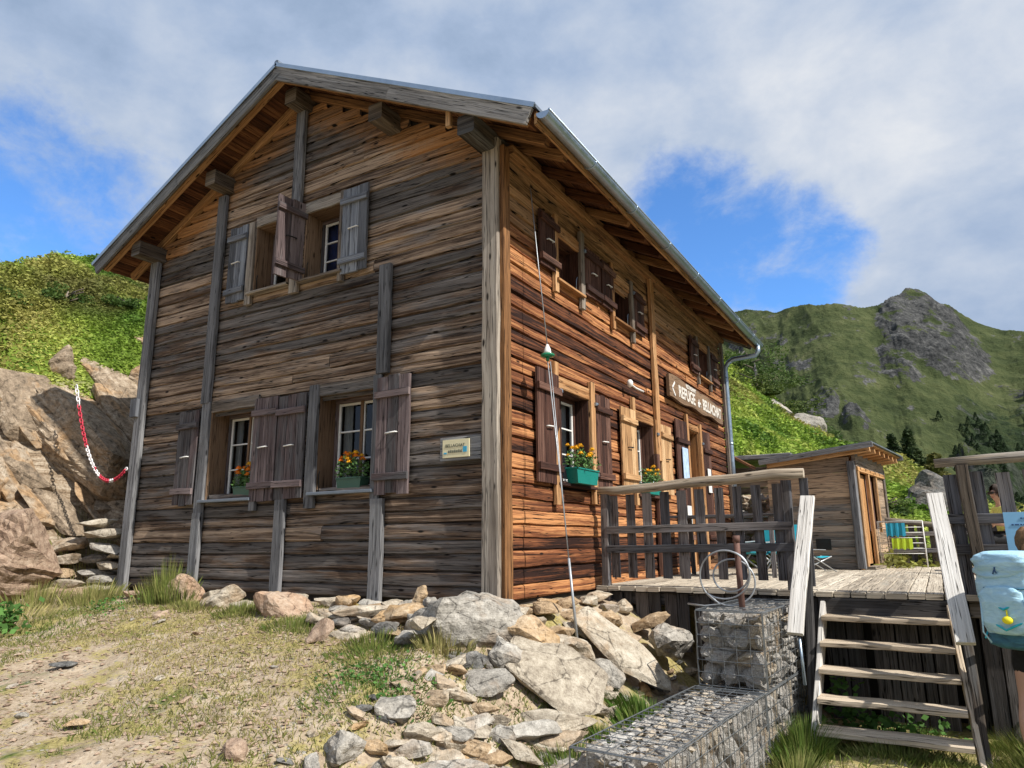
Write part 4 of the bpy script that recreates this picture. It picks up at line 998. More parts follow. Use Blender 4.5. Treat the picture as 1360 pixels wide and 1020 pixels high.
# gravel
def gravel(name, n, fx, fy, smin, smax, mat, zoff=.3, keep=None):
    rg = np.random.RandomState(3); x = fx(rg, n); y = fy(rg, n)
    if keep is not None: k = keep(x, y, rg); x, y = x[k], y[k]
    n = len(x); z = terrain(x, y); sz = smin + (smax - smin) * rg.rand(n) ** 2.5
    ico = np.array([(0, 0, 1), (.9, 0, .1), (.3, .85, 0), (-.7, .55, .1), (-.75, -.5, 0), (.25, -.9, .05), (0, 0, -.9)]); fi = np.array([(0, 1, 2), (0, 2, 3), (0, 3, 4), (0, 4, 5), (0, 5, 1), (6, 2, 1), (6, 3, 2), (6, 4, 3), (6, 5, 4), (6, 1, 5)])
    V = np.repeat(ico[None], n, 0) * (1 + (rg.rand(n, 7, 3) - .5) * .6); a = rg.rand(n) * 6.28; c, s_ = np.cos(a)[:, None], np.sin(a)[:, None]
    st = 1 + rg.rand(n)[:, None] * .8
    vx = V[..., 0] * st; V = np.stack([vx * c - V[..., 1] * s_, vx * s_ + V[..., 1] * c, V[..., 2] * .5], -1) * sz[:, None, None] * .5
    V += np.stack([x, y, z + sz * .12], -1)[:, None]
    F = (fi[None] + np.arange(n)[:, None, None] * 7).reshape(-1, 3)
    o = arrmesh(name, V.reshape(-1, 3), F, mat); o['kind'] = 'stuff'; return o
gravel('gravel', 9000, lambda r, n: r.uniform(-4.5, 1.6, n), lambda r, n: -.6 - 3.9 * r.rand(n), .012, .05, M['rp'], keep=lambda x, y, r: (fbm(x * .9 + 3, y * .9, 3, 8) + r.rand(len(x)) * .5) > .64)
# ================= terrace, stairs, railings, gabions, hut =================
terr = empty('wooden_terrace', (2.6, 6, -.02), 'pale plank terrace on dark boards in front of the chalet', 'terrace')
mb = MB(); x = .06; rnd_ = random.Random(4)
while x < 6.2:
    w = rnd_.uniform(.13, .19); y0 = 2.02 + rnd_.uniform(-.025, .02); 
    if x < .14: pass
    ym = rnd_.uniform(5, 8)
    for a, b in ((y0, ym), (ym + .008, 13.0)):
        mb.bar((x + w / 2, a, -.045), (x + w / 2, b, -.045), w - .009, .05, up=(0, 0, 1), seg=10, jit=.006)
    x += w
rel(mb.build('deck_boards', M['deck'], terr), terr)
mb = MB(); mb.box((2.42, 2.03, -.25), (3.66, 2.09, -.075), seg=6, jit=.004); rel(mb.build('beam', M['skirt'], terr), terr)
mb = MB(); mb.box((.12, 2.16, -.22), (2.3, 2.22, -.075), seg=6, jit=.004); rel(mb.build('beam', M['skirt'], terr), terr)
mb = MB(); mb.box((3.68, 2.1, -.22), (6.2, 2.16, -.075), seg=6, jit=.004); rel(mb.build('beam', M['skirt'], terr), terr)
x = .2; rnd_ = random.Random(9)
while x < 6.1:
    w = rnd_.uniform(.09, .2); behind = 2.35 < x < 3.66
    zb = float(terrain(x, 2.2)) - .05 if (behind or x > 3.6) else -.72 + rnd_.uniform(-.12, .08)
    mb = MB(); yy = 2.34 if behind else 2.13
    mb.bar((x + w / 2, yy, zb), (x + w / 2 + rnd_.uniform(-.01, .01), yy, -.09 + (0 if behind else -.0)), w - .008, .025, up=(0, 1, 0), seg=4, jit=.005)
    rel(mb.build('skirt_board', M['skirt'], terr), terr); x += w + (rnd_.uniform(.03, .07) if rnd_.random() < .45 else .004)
mb = MB(); mb.box((2.3, 2.5, -1.2), (6.2, 2.55, -.1)); rel(mb.build('back_board', M['inside'], terr), terr)  # near-black sheet standing in for the shade under the deck
mb = MB(); mb.box((.1, 2.05, -.42), (.22, 2.4, -.10)); rel(mb.build('joist', M['rail'], terr), terr)
for x in (.5, 1.5, 4.6, 5.8):
    mb = MB(); mb.box((x - .06, 2.25, -1.3), (x + .06, 2.37, -.1)); rel(mb.build('post', M['skirt'], terr), terr)

# left railing
ra = empty('wooden_railing', (1.2, 2.08, 0), 'dark slatted railing with a peeled log handrail, between chalet wall and stairs', 'railing')
mb = MB(); pts = [(.0, 2.07, 1.06), (.35, 2.06, 1.055), (.8, 2.08, 1.075), (1.3, 2.07, 1.11), (1.7, 2.08, 1.12), (2.1, 2.06, 1.15), (2.40, 2.06, 1.145)]
mb.tube(pts, .05, 12, rs=[.046, .05, .052, .055, .056, .056, .05]); rel(mb.build('handrail', M['log'], ra), ra)
for x, z0 in ((.16, -.35), (2.19, -.3)):
    mb = MB(); mb.bar((x, 2.08, z0), (x + .02, 2.08, 1.08), .095, .085, up=(0, 1, 0), seg=6, jit=.006); rel(mb.build('post', M['rail'], ra), ra)
for z, x0 in ((.60, .2), (.385, .2)):
    mb = MB(); mb.bar((x0, 2.05, z), (2.24, 2.05, z + .02), .035, .085, up=(0, 0, 1), seg=8, jit=.004); rel(mb.build('rail', M['rail'], ra), ra)
for i in range(10):
    x = .285 + i * .203; mb = MB(); lean = random.uniform(-.012, .012)
    mb.bar((x, 2.09, .07), (x + lean, 2.09, 1.0 + .06 * i / 10), .10 + random.uniform(-.008, .008), .024, up=(0, 1, 0), seg=5, jit=.003, tone=random.uniform(.2, 1))
    rel(mb.build('slat', M['rail'], ra), ra)
mb = MB(); mb.bar((2.36, 2.12, .02), (2.38, 2.12, 1.1), .085, .024, up=(0, 1, 0), seg=5, jit=.003); rel(mb.build('slat', M['rail'], ra), ra)
# right railing
rb = empty('wooden_railing', (4.6, 2.08, 0), 'dark slatted railing with a log handrail, right of the stairs', 'railing')
mb = MB(); mb.tube([(3.56, 2.06, 1.17), (4.0, 2.06, 1.185), (4.6, 2.07, 1.2), (5.4, 2.06, 1.22), (6.1, 2.06, 1.22)], .05, 12, rs=[.04, .048, .05, .05, .05]); rel(mb.build('handrail', M['log'], rb), rb)
for x in (3.79, 5.2):
    mb = MB(); mb.bar((x + .03, 2.02, -.1), (x - .02, 2.02, 1.14), .10, .07, up=(0, 1, 0), seg=6, jit=.006); rel(mb.build('post', M['beam'], rb), rb)
for z in (.65, .38):
    mb = MB(); mb.bar((3.60, 2.06, z), (6.0, 2.06, z), .035, .09, up=(0, 0, 1), seg=8, jit=.004); rel(mb.build('rail', M['rail'], rb), rb)
for i in range(11):
    x = 3.67 + i * .205; mb = MB()
    mb.bar((x + .03, 2.10, -.02), (x, 2.10, 1.06 + .02 * (i % 2)), .11, .024, up=(0, 1, 0), seg=5, jit=.003, tone=random.uniform(.2, .9)); rel(mb.build('slat', M['rail'], rb), rb)

# stairs
st = empty('wooden_stairs', (3.0, 1.5, -1.22), 'open wooden stairs with five pale treads and white board handrails up to the terrace', 'stairs')
for k in range(1, 6):
    z = -.02 - .208 * k; y = 2.02 - .2 * k; mb = MB()
    mb.bar((2.47 - .004*k, y + .09, z - .02), (3.50 + .012 * k, y + .09, z - .02), .25 if k < 5 else .27, .042, up=(0, 0, 1), seg=7, jit=.007, tone=.4 + .1 * k)
    rel(mb.build('tread', M['tread'], st), st)
for x, xb, w, m in ((2.465, 2.42, .045, 'white'), (3.52, 3.60, .04, 'tread')):
    mb = MB(); mb.bar((x, 2.06, -.16), (xb, 1.0, -1.26), w, .15, up=(0, 0, 1), seg=6, jit=.005); rel(mb.build('stringer', M[m], st), st)
for a, b in (((2.385, 1.98, .62), (2.36, 1.45, -1.24)), ((3.60, 1.95, .5), (3.63, 1.12, -1.24))):
    mb = MB(); mb.bar(a, b, .10, .07, up=(1, 0, 0), seg=8, jit=.007); rel(mb.build('post', M['skirt'] if a[0] < 3 else M['beam'], st), st)
for a, b in (((2.42, 2.02, .90), (2.33, 1.14, -.33)), ((3.53, 2.02, .88), (3.60, 1.12, -.33))):
    mb = MB(); mb.bar(a, b, .135, .045, up=(0, -1, .7), seg=7, jit=.005, tone=.8); rel(mb.build('handrail', M['white'], st), st)
mb = MB(); mb.tube([(2.36, 1.16, -.36), (2.37, 1.17, -.75)], .014, 6); rel(mb.build('bracket', M['zinc'], st), st)

# gabions: wire baskets packed with stone
def gabm():
    m = plain('galvanised_wire', (.20, .215, .225), .4, .6, 0, .2, 20); return m
M['wire'] = gabm()
GA = R_(-3.6)
protos = [rock_mesh(1, 1, 1, 3000 + i, 4.5, 16, .16, 1.2) for i in range(8)]
for i, me in enumerate(protos): me.materials.append(M[['rb', 'rb2', 'rb', 'rb', 'rb2', 'rb', 'rb', 'rb'][i]])
def gabion(label, org, sx, sy, sz, top='flat', side='mix', step=.105, vis=('f', 'r', 't')):
    e = empty('gabion', org, label, 'gabion', 'wire gabions below the terrace'); e.rotation_euler = (0, 0, GA); n = 0
    def stone(x, y, z, a, b, c, rot=None):
        nonlocal n
        o = bpy.data.objects.new('stone', random.choice(protos)); COL.objects.link(o); o.parent = e; o.location = (x, y, z); o.scale = (a, b, c)
        o.rotation_euler = rot or (random.uniform(-.12, .12), random.uniform(-.12, .12), random.uniform(-.2, .2)); n += 1
    rn = random.Random(int(org[1] * 100) + 7)
    core = MB(); core.box((.10, .10, .03), (sx - .09, sy - .09, sz - .09)); core.build('fill_core', M['rg'], e)
    if 'f' in vis:
        z = 0
        while z < sz - .04:
            h = min(rn.uniform(.10, .19), sz - z); x = 0
            while x < sx - .03:
                w = min(rn.uniform(.14, .30), sx - x); stone(x + w / 2, .085, z + h / 2, w * 1.06, .17, h * 1.06); x += w
            z += h
    if 'r' in vis:
        y = .0
        while y < sy - .04:
            if side == 'slabs' or rn.random() < .45:
                w = min(rn.uniform(.06, .13), sy - y); z = 0
                while z < sz - .04:
                    h = min(rn.uniform(.2, .42), sz - z); stone(sx - .08, y + w / 2, z + h / 2, .16, w * 1.06, h * 1.04); z += h
            else:
                w = min(rn.uniform(.16, .28), sy - y); z = 0
                while z < sz - .04:
                    h = min(rn.uniform(.07, .15), sz - z); stone(sx - .08, y + w / 2, z + h / 2, .17, w * 1.06, h * 1.06); z += h
            y += w
    if 'l' in vis:
        y = 0
        while y < sy - .04:
            w = min(rn.uniform(.2, .34), sy - y); z = 0
            while z < sz - .04:
                h = min(rn.uniform(.12, .2), sz - z); stone(.08, y + w / 2, z + h / 2, .17, w * 1.06, h * 1.06); z += h
            y += w
    if 't' in vis and top == 'flat':
        y = .1
        while y < sy - .04:
            w = min(rn.uniform(.12, .22), sy - y); x = .06
            while x < sx - .08:
                q = min(rn.uniform(.14, .28), sx - x); stone(x + q / 2, y + w / 2, sz - .055, q * 1.05, w * 1.05, .11); x += q
            y += w
    if top == 'pebbles':
        V = []; F = []; rg = np.random.RandomState(5); mb2 = MB()
        bmx = bmesh.new(); cnt_ = 0
        y = .03
        while y < sy - .03:
            x = .03
            while x < sx - .03:
                a = rg.uniform(.045, .125); pr = protos[rg.randint(8)]; b0 = len(V)
                an = rg.rand() * 6.28; ca, sa = math.cos(an), math.sin(an); hh = a * rg.uniform(.35, .6)
                zz = sz - hh * .45 - .004 + rg.uniform(-.03, 0)
                for v in low.vertices: V.append((x + (v.co.x * ca - v.co.y * sa) * a * 1.2, y + (v.co.x * sa + v.co.y * ca) * a, zz + v.co.z * hh))
                for p in low.polygons: F.append([b0 + i for i in p.vertices])
                x += a * .9
            y += rg.uniform(.045, .07)
        me = bpy.data.meshes.new('pebbles'); me.from_pydata(V, [], F); 
        for k_ in ('rb', 'rb2', 'rb'): me.materials.append(M[k_])
        nf = len(low.polygons); mi = np.repeat(rg.randint(0, 3, len(F) // nf), nf); me.polygons.foreach_set('material_index', mi.astype(np.int32))
        o = bpy.data.objects.new('pebbles', me); COL.objects.link(o); o.parent = e; o['kind'] = 'stuff'
    w = MB(); r = .003
    def ln(a, b, rr=r): 
        a = Vector(a); b = Vector(b); m_ = [(a.lerp(b, t) + Vector((rn.uniform(-1, 1), rn.uniform(-1, 1), rn.uniform(-1, 1))) * (.004 if 0 < t < 1 else 0)) for t in (0, .33, .66, 1)]
        w.tube(m_, rr, 4, cap=False, c=(.5, .5, 0))
    g = .006
    nx, ny, nz = max(2, round(sx / step)), round(sy / step), round(sz / step)
    for i in range(nx + 1):
        x = sx * i / nx; rr = .0042 if i in (0, nx) else r
        ln((x, -g, 0), (x, -g, sz), rr); ln((x, -g, sz + g), (x, sy + g, sz + g), rr)
    for j in range(ny + 1):
        y = sy * j / ny; rr = .0042 if j in (0, ny) else r
        ln((0, y, sz + g), (sx, y, sz + g), rr); ln((sx + g, y, 0), (sx + g, y, sz), rr); ln((-g, y, 0), (-g, y, sz), rr)
    for k in range(nz + 1):
        z = sz * k / nz; rr = .0042 if k in (0, nz) else r
        ln((0, -g, z), (sx, -g, z), rr); ln((sx + g, 0, z), (sx + g, sy, z), rr); ln((-g, 0, z), (-g, sy, z), rr)
    w.build('wire_mesh', M['wire'], e)
    return e
low = rock_mesh(1, 1, 1, 3100, 3, 12, .6, 1.0)
gabion('long low wire basket topped with small pebbles, nearest the path', (1.47, -1.60, -1.28), .57, 2.12, .56, top='pebbles', side='slabs')
gabion('lower wire basket carrying the tall one, beside the stairs', (1.606, .53, -1.28), .57, 1.45, .55, top='none', side='mix', vis=('r', 'l'))
gabion('upper wire basket of flat stones with the rusty pipe in it', (1.615, .62, -.715), .565, 1.40, .60, top='flat', side='mix', vis=('f', 'r', 't', 'l'))

M['rust'] = plain('rusty_iron', (.13, .07, .055), .75, .3, .3, .35, 12)
mb = MB(); mb.tube([(1.93, 1.0, -.3), (1.925, 1.0, .1), (1.92, 1.0, .50)], .028, 12); mb.tube([(1.92, 1.0, .46), (1.92, 1.0, .52)], .034, 12)
p_ = mb.build('rusty_pipe', M['rust']); tag(p_, 'rusty iron pipe standing in the upper wire basket', 'pipe')
M['cable'] = plain('grey_steel_cable', (.36, .38, .4), .45, .5)
mb = MB(); pts = []
for i in range(150):
    t = i / 149; a = t * 2 * math.pi * 2.6 + 3.9; r1 = .27 - .12 * t + .03 * math.sin(a * .7); cx_ = 1.80 + .05 * t; cz = .17 + .04 * math.sin(a * .37)
    pts.append((cx_ + r1 * math.cos(a), .97 + .05 * math.sin(a * .5 + 1) + .03 * t, cz + r1 * .95 * math.sin(a)))
mb.tube(pts, .0085, 6)
mb.tube([pts[0], (1.75, .92, -.08), (1.62, .9, -.1), (1.45, .95, -.09)], .0085, 6)
o = mb.build('steel_cable_coil', M['cable']); tag(o, 'grey steel cable looped loosely round the rusty pipe', 'cable')

# hut
HR = -7.0; hut = empty('wooden_hut', (2.42, 7.47, -.02), 'small plank hut with a sloping roof and orange door frame behind the terrace', 'hut')
hut.rotation_euler = (0, 0, R_(HR))
def hb(o): o.parent = hut; return o
mb = MB(); z = 0; rh = random.Random(3)
while z < 1.86:
    h = rh.uniform(.10, .15); zt = min(z + h, 1.86)
    mb.bar((-1.45, .0, (z + zt) / 2), (-.06, .0, (z + zt) / 2), .02, zt - z - .003, up=(0, 0, 1), seg=4, jit=.003, zone=1 if z > 1.0 else 0, ch=.05)
    z += h
hb(mb.build('wall', M['hut'], hut))
mb = MB(); mb.box((-1.45, .03, .0), (-1.42, 2.4, 1.75)); mb.box((-1.42, 2.38, 0), (-.03, 2.4, 1.8)); mb.box((-1.42, .03, -.0), (-.03, 2.38, .02)); hb(mb.build('inner_wall', M['hutn'], hut))
mb = MB(); z = 0
while z < 1.72:
    h = rh.uniform(.11, .15); zt = min(z + h, 1.75)
    mb.bar((-.01, 1.62, (z + zt) / 2), (-.01, 2.4, (z + zt) / 2), .02, zt - z - .003, up=(0, 0, 1), seg=2, jit=.002, zone=1, ch=.05)
    if z < .62: mb.bar((-.01, 1.02, (z + zt) / 2), (-.01, 1.62, (z + zt) / 2), .02, zt - z - .003, up=(0, 0, 1), seg=2, jit=.002, zone=1, ch=.05)
    z += h
hb(mb.build('wall', M['hut'], hut))
mb = MB(); mb.bar((-.03, -.04, .02), (-.03, -.04, 1.78), .12, .12, up=(0, 1, 0), seg=6, jit=.006); mb2 = mb; hb(mb.build('corner_post', M['batten'], hut))
mb = MB(); mb.bar((-.01, 2.38, .0), (-.01, 2.38, 1.8), .1, .1, up=(0, 1, 0), seg=4); hb(mb.build('corner_post', M['post'], hut))
for y0, y1, z0, z1, nm in ((.12, .22, 0, 1.62, 'door_frame'), (.92, 1.0, 0, 1.62, 'door_frame'), (1.56, 1.63, .6, 1.6, 'window_frame')):
    mb = MB(); mb.box((-.02, y0, z0), (.04, y1, z1)); hb(mb.build(nm, M['shutn'], hut))
mb = MB(); mb.box((-.02, .1, 1.62), (.045, 2.35, 1.70), seg=4, jit=.004); hb(mb.build('lintel', M['hutn'], hut))
mb = MB(); mb.box((-.03, .05, 1.70), (.03, 2.4, 1.93), seg=4, jit=.004); hb(mb.build('fascia', M['hut'], hut))
for k in range(4):
    mb = MB(); mb.bar((-.06, .26 + .17 * k + .08, .08), (-.06, .26 + .17 * k + .08, 1.6), .16, .025, up=(1, 0, 0), seg=3); 
    if k == 0: dr2 = hb(mb.build('door', M['hutn'], hut))
    else: mb.build('plank', M['hutn'], dr2)
mb = MB(); mb.quad([(-.05, 1.02, .62), (-.05, 1.56, .62), (-.05, 1.56, 1.6), (-.05, 1.02, 1.6)]); hb(mb.build('window', M['rust'], hut))
mb = MB(); mb.box((-.02, .1, .0), (.14, 1.0, .05)); mb.build('step', M['log'], hut)
# lean-to roof: high on the right, overhanging rafters
def hz(x): return 1.98 + .095 * x
mb = MB(); mb.bar((-1.5, 1.12, hz(-1.5) + .045), (.36, 1.12, hz(.36) + .045), 2.75, .022, up=(0, 0, 1), ch=.02); hr = hb(mb.build('roof', M['roofm'], hut))
for y in (-.25, 2.49):
    mb = MB(); mb.bar((-1.5, y, hz(-1.5) + .0), (.38, y, hz(.38) + .0), .03, .085, up=(0, 0, 1), seg=5, jit=.004); mb.build('bargeboard', M['batten'], hr)
mb = MB(); mb.bar((-1.48, 1.12, hz(-1.48) + .018), (.33, 1.12, hz(.33) + .018), 2.7, .02, up=(0, 0, 1), ch=.02); mb.build('soffit', M['hutn'], hr)
for i in range(7):
    y = -.1 + i * .4; mb = MB(); mb.bar((-1.4, y, hz(-1.4) - .045), (.30, y, hz(.30) - .045), .07, .10, up=(0, 0, 1), seg=3, jit=.003); mb.build('rafter', M['hutn'], hr)
mb = MB(); mb.box((-1.05, -.035, 1.62), (-.88, -.018, 1.70)); o = mb.build('name_plate', M['whitep'], hut)
mb = MB(); mb.box((-.72, -.02, .32), (-.48, -.012, .5)); o = mb.build('vent', M['black'], hut)
# small shed between chalet and hut
shd = empty('garden_shed', (.55, 9.6, 0), 'small brown shed with a slate-coloured roof edge between chalet and hut', 'shed')
mb = MB(); z = 0
while z < 1.95:
    mb.bar((-.3, 9.6, z + .07), (.95, 9.6, z + .07), .02, .137, up=(0, 0, 1), seg=3, jit=.003, zone=1); z += .14
rel(mb.build('wall', M['hut'], shd), shd)
mb = MB(); mb.bar((-.4, 10.4, 2.16), (1.12, 10.4, 2.16), 1.8, .10, up=(0, 0, 1)); rel(mb.build('roof', M['batten'], shd), shd)
mb = MB(); mb.bar((.72, 9.5, 0), (.74, 9.5, 2.1), .16, .06, up=(0, 1, 0), seg=4); rel(mb.build('post', M['log'], shd), shd)
mb = MB(); mb.bar((-.6, 9.2, 2.55), (.42, 9.2, 1.92), .5, .05, up=(.5, 0, 1), seg=3); rel(mb.build('awning', M['soffit'], shd), shd)
# dry stone wall behind the terrace seats
# ================= things on and around the chalet =================
def text_mesh(txt, size, loc, rot, mat, parent=None, name='lettering', ext=.003, bold=0, align='CENTER', sx=1.0):
    cu = bpy.data.curves.new('lettering', 'FONT'); cu.body = txt; cu.size = size; cu.extrude = ext; cu.align_x = align; cu.align_y = 'CENTER'; cu.offset = bold
    tmp = bpy.data.objects.new('tmp', cu); COL.objects.link(tmp); dg = bpy.context.evaluated_depsgraph_get()
    me = bpy.data.meshes.new_from_object(tmp.evaluated_get(dg)); bpy.data.objects.remove(tmp)
    o = bpy.data.objects.new(name, me); COL.objects.link(o); me.materials.clear(); me.materials.append(mat)
    o.matrix_world = Matrix.Translation(loc) @ rot @ Matrix.Diagonal((sx, 1, 1, 1)); 
    if parent is not None:
        m_ = o.matrix_world.copy(); o.parent = parent; o.matrix_parent_inverse = Matrix.Translation(-Vector(parent.location)); o.matrix_world = m_
    return o
RXW = Matrix(((0, 0, 1, 0), (1, 0, 0, 0), (0, 1, 0, 0), (0, 0, 0, 1)))     # text on the long wall
RYW = Matrix(((1, 0, 0, 0), (0, 0, -1, 0), (0, 1, 0, 0), (0, 0, 0, 1)))    # text on the gable
# carved name board
sg = empty('name_board', (.1, 6.55, 2.9), 'long carved wooden name board with white lettering high on the side wall', 'sign')
mb = MB(); ya, yb, zc = 5.72 * S, 9.5 * S, 3.36 * S; n = 22; prof = []
top = [.15 + .03 * math.sin(i * .55) + random.uniform(-.008, .008) + (.035 if i < 12 else 0) for i in range(n + 1)]; bot = [-.19 + .02 * math.sin(i * .8 + 1) for i in range(n + 1)]
for i in range(n):
    y0, y1 = ya + (yb - ya) * i / n, ya + (yb - ya) * (i + 1) / n
    for (xx, fl) in ((.135, 1), (.085, 0)):
        q = [(xx, y0, zc + bot[i]), (xx, y1, zc + bot[i + 1]), (xx, y1, zc + top[i + 1]), (xx, y0, zc + top[i])]
        uv = [(y0, 0), (y1, 0), (y1, .35), (y0, .35)]; mb.quad(q if fl else q[::-1], uv, (.6, .3, 0))
    for a, b in ((top, 1), (bot, 0)):
        q = [(.085, y0, zc + a[i]), (.135, y0, zc + a[i]), (.135, y1, zc + a[i + 1]), (.085, y1, zc + a[i + 1])]; mb.quad(q if b else q[::-1], [(0, y0), (.05, y0), (.05, y1), (0, y1)], (.3, .3, 0))
for yy, i in ((ya, 0), (yb, n)):
    mb.quad([(.085, yy, zc + bot[i]), (.135, yy, zc + bot[i]), (.135, yy, zc + top[i]), (.085, yy, zc + top[i])][::1 if i == 0 else -1], None, (.3, .3, 0))
rel(mb.build('board', M['jamb'], sg), sg)
ym = (ya + yb) / 2
M['fadedw'] = plain('faded_white_paint', (.62, .58, .52), .7, var=.25, vs=25)
text_mesh('REFUGE', .27, (.139, ym - .70, zc - .03), RXW, M['fadedw'], sg, bold=.008, sx=.98)
text_mesh('de', .19, (.139, ym + .02, zc - .05), RXW, M['whitep'], sg, bold=.006)
text_mesh('BELLACHAT', .27, (.139, ym + .86, zc - .03), RXW, M['fadedw'], sg, bold=.008, sx=.86)
text_mesh('RESTAURANT', .095, (.139, ym - .45, zc + .135), RXW, M['fadedw'], sg, bold=.003)
mb = MB(); mb.bar((.137, ya + .14, zc - .02), (.137, ya + .28, zc + .09), .006, .035, up=(0, -.6, 1)); mb.bar((.137, ya + .14, zc - .02), (.137, ya + .28, zc - .13), .006, .035, up=(0, .6, 1)); rel(mb.build('chevron', M['whitep'], sg), sg)
# small cream sign on the gable
s2 = empty('wall_sign', (-.45, -.09, 1.35), 'small cream sign with a blue mark on a grey board near the corner', 'sign')
M['cream'] = plain('cream_sign_paint', (.72, .65, .42), .5, var=.05); M['bluem'] = plain('blue_sign_mark', (.05, .35, .55), .5); M['ink'] = plain('grey_ink', (.12, .13, .10), .7)
mb = MB(); mb.box((-.64, -.085, 1.26), (-.16, -.06, 1.49), seg=3); rel(mb.build('back_board', M['batten'], s2), s2)
mb = MB(); mb.box((-.60, -.10, 1.29), (-.285, -.087, 1.465), ch=.02); rel(mb.build('plate', M['cream'], s2), s2)
text_mesh('BELLACHAT', .043, (-.45, -.1025, 1.405), RYW, M['ink'], s2, ext=.001, bold=.0004)
mb = MB(); mb.box((-.355, -.104, 1.335), (-.31, -.101, 1.39), ch=.02); rel(mb.build('blue_mark', M['bluem'], s2), s2)
mb = MB(); mb.box((-.585, -.104, 1.325), (-.55, -.101, 1.34), ch=.02); rel(mb.build('blue_arrow', M['bluem'], s2), s2)
mb = MB()
for k in range(7): mb.box((-.53 + k * .024, -.1035, 1.335), (-.514 + k * .024, -.101, 1.36 + .003 * (k % 2)), ch=.02)
rel(mb.build('text_line', M['ink'], s2), s2)

# flower boxes
M['leaf'] = plain('marigold_leaf', (.07, .15, .035), .7, var=.5, vs=30); M['ofl'] = plain('orange_marigold', (.80, .25, .015), .6, var=.35, vs=25); M['yfl'] = plain('yellow_marigold', (.85, .50, .03), .6, var=.3, vs=25)
def flowerbox(loc, along, ln, mat, fm, label, hgt=.13, dep=.14, seed=1, nfl=10, plant_h=.28):
    """box along axis 'x' or 'y', loc = centre of the base"""
    e = empty('flower_box', loc, label, 'flower box'); rn = random.Random(seed)
    ax = Vector((1, 0, 0)) if along == 'x' else Vector((0, 1, 0)); nx = Vector((0, -1, 0)) if along == 'x' else Vector((1, 0, 0))
    mb = MB(); t = .87
    P = lambda a, b, z: tuple(ax * a + nx * b + Vector((0, 0, z)))
    h = ln / 2; d = dep / 2
    b_ = [P(-h * t, -d * t, 0), P(h * t, -d * t, 0), P(h * t, d * t, 0), P(-h * t, d * t, 0)]; tp = [P(-h, -d, hgt), P(h, -d, hgt), P(h, d, hgt), P(-h, d, hgt)]
    for i in range(4):
        j = (i + 1) % 4; mb.quad([b_[i], b_[j], tp[j], tp[i]])
    mb.quad(b_[::-1]); mb.quad([P(-h*.95, -d*.9, hgt - .02), P(h*.95, -d*.9, hgt - .02), P(h*.95, d*.9, hgt - .02), P(-h*.95, d*.9, hgt - .02)])
    for a, b in ((tp[0], tp[1]), (tp[1], tp[2]), (tp[2], tp[3]), (tp[3], tp[0])): mb.bar(a, b, .018, .016)
    mb.build('box', mat, e)
    lf = MB(); fl = []
    for k in range(420):
        a = rn.uniform(-h, h); b = rn.uniform(-d * 1.3, d * 1.3); env = (1 - (a / h) ** 4 * .5)
        z = hgt + rn.random() ** .8 * plant_h * .8 * env; q = Vector(P(a * (1 + .12 * rn.random()), b, z))
        dr = Vector((rn.gauss(0, 1), rn.gauss(0, 1), rn.gauss(0, .7))).normalized(); sd_ = dr.cross(Vector((rn.gauss(0, 1), rn.gauss(0, 1), rn.gauss(0, 1)))).normalized(); l = rn.uniform(.025, .055)
        lf.quad([q - sd_ * l * .16, q + dr * l * .5 - sd_ * l * .25, q + dr * l, q + dr * l * .5 + sd_ * l * .25])
    lf.build('foliage', M['leaf'], e)
    for k in range(nfl):
        a = rn.uniform(-h * .95, h * .95); b = rn.uniform(-d, d * 1.2); z = hgt + plant_h * rn.uniform(.5, 1.0); q = Vector(P(a, b, z)); fb = MB(); r = rn.uniform(.03, .045)
        for ring, (rr, zz, nn) in enumerate(((1, 0, 10), (.72, .35, 8), (.4, .6, 6))):
            for i in range(nn):
                an = 6.283 * i / nn + ring * .3 + rn.uniform(-.1, .1); dv = Vector((math.cos(an), math.sin(an), 0)); pv = Vector((-math.sin(an), math.cos(an), 0)); c0 = q + Vector((0, 0, r * zz))
                fb.quad([c0 - pv * r * .1, c0 + dv * r * rr * .7 - pv * r * .32 + Vector((0, 0, r * .12)), c0 + dv * r * rr + Vector((0, 0, -r * .1 + rn.uniform(-.2, .2) * r)), c0 + dv * r * rr * .7 + pv * r * .32 + Vector((0, 0, r * .12))])
        fb.ball(q + Vector((0, 0, r * .2)), r * .55, 7, 5, (1, 1, .8))
        f_ = fb.build('flower', fm if rn.random() < .75 else M['yfl'], e)
    return e
flowerbox((-3.62, .03, 1.02), 'x', .32, M['green'], M['ofl'], 'green flower box of orange marigolds on the left ground floor gable window sill', seed=2, nfl=15)
flowerbox((-1.90, .03, 1.04), 'x', .36, M['green'], M['ofl'], 'green flower box of orange marigolds on the right ground floor gable window sill', seed=3, nfl=15)
flowerbox((.16, 1.52, 1.10), 'y', .58, M['teal'], M['yfl'], 'teal flower box of yellow marigolds at the first side window', seed=4, nfl=12, hgt=.16, plant_h=.26)
flowerbox((.16, 3.74, 1.10), 'y', .5, M['teal'], M['yfl'], 'flower box of yellow marigolds at the second side window, behind the railing', seed=5, nfl=12, hgt=.14, plant_h=.26)

# lamp on the side wall
e = empty('wall_lamp', (.09, 3.15, 2.57), 'small white lamp with a white cable arm on the side wall', 'lamp')
mb = MB(); mb.ball((.0 + .06, .0, 0), .045, 10, 8, (1, 1, 1.25)); mb.build('lamp_head', M['whitep'], e)
mb = MB(); mb.tube([(.05, .04, -.0), (.03, .3, -.01), (.02, .62, .0)], .015, 6); mb.build('arm', M['whitep'], e)
# junction box on left corner post
mb = MB(); mb.box((-5.90, -.17, 2.20), (-5.76, -.12, 2.45), ch=.05); o = mb.build('junction_box', M['shutb']); tag(o, 'grey square box fixed to the left corner post', 'box')
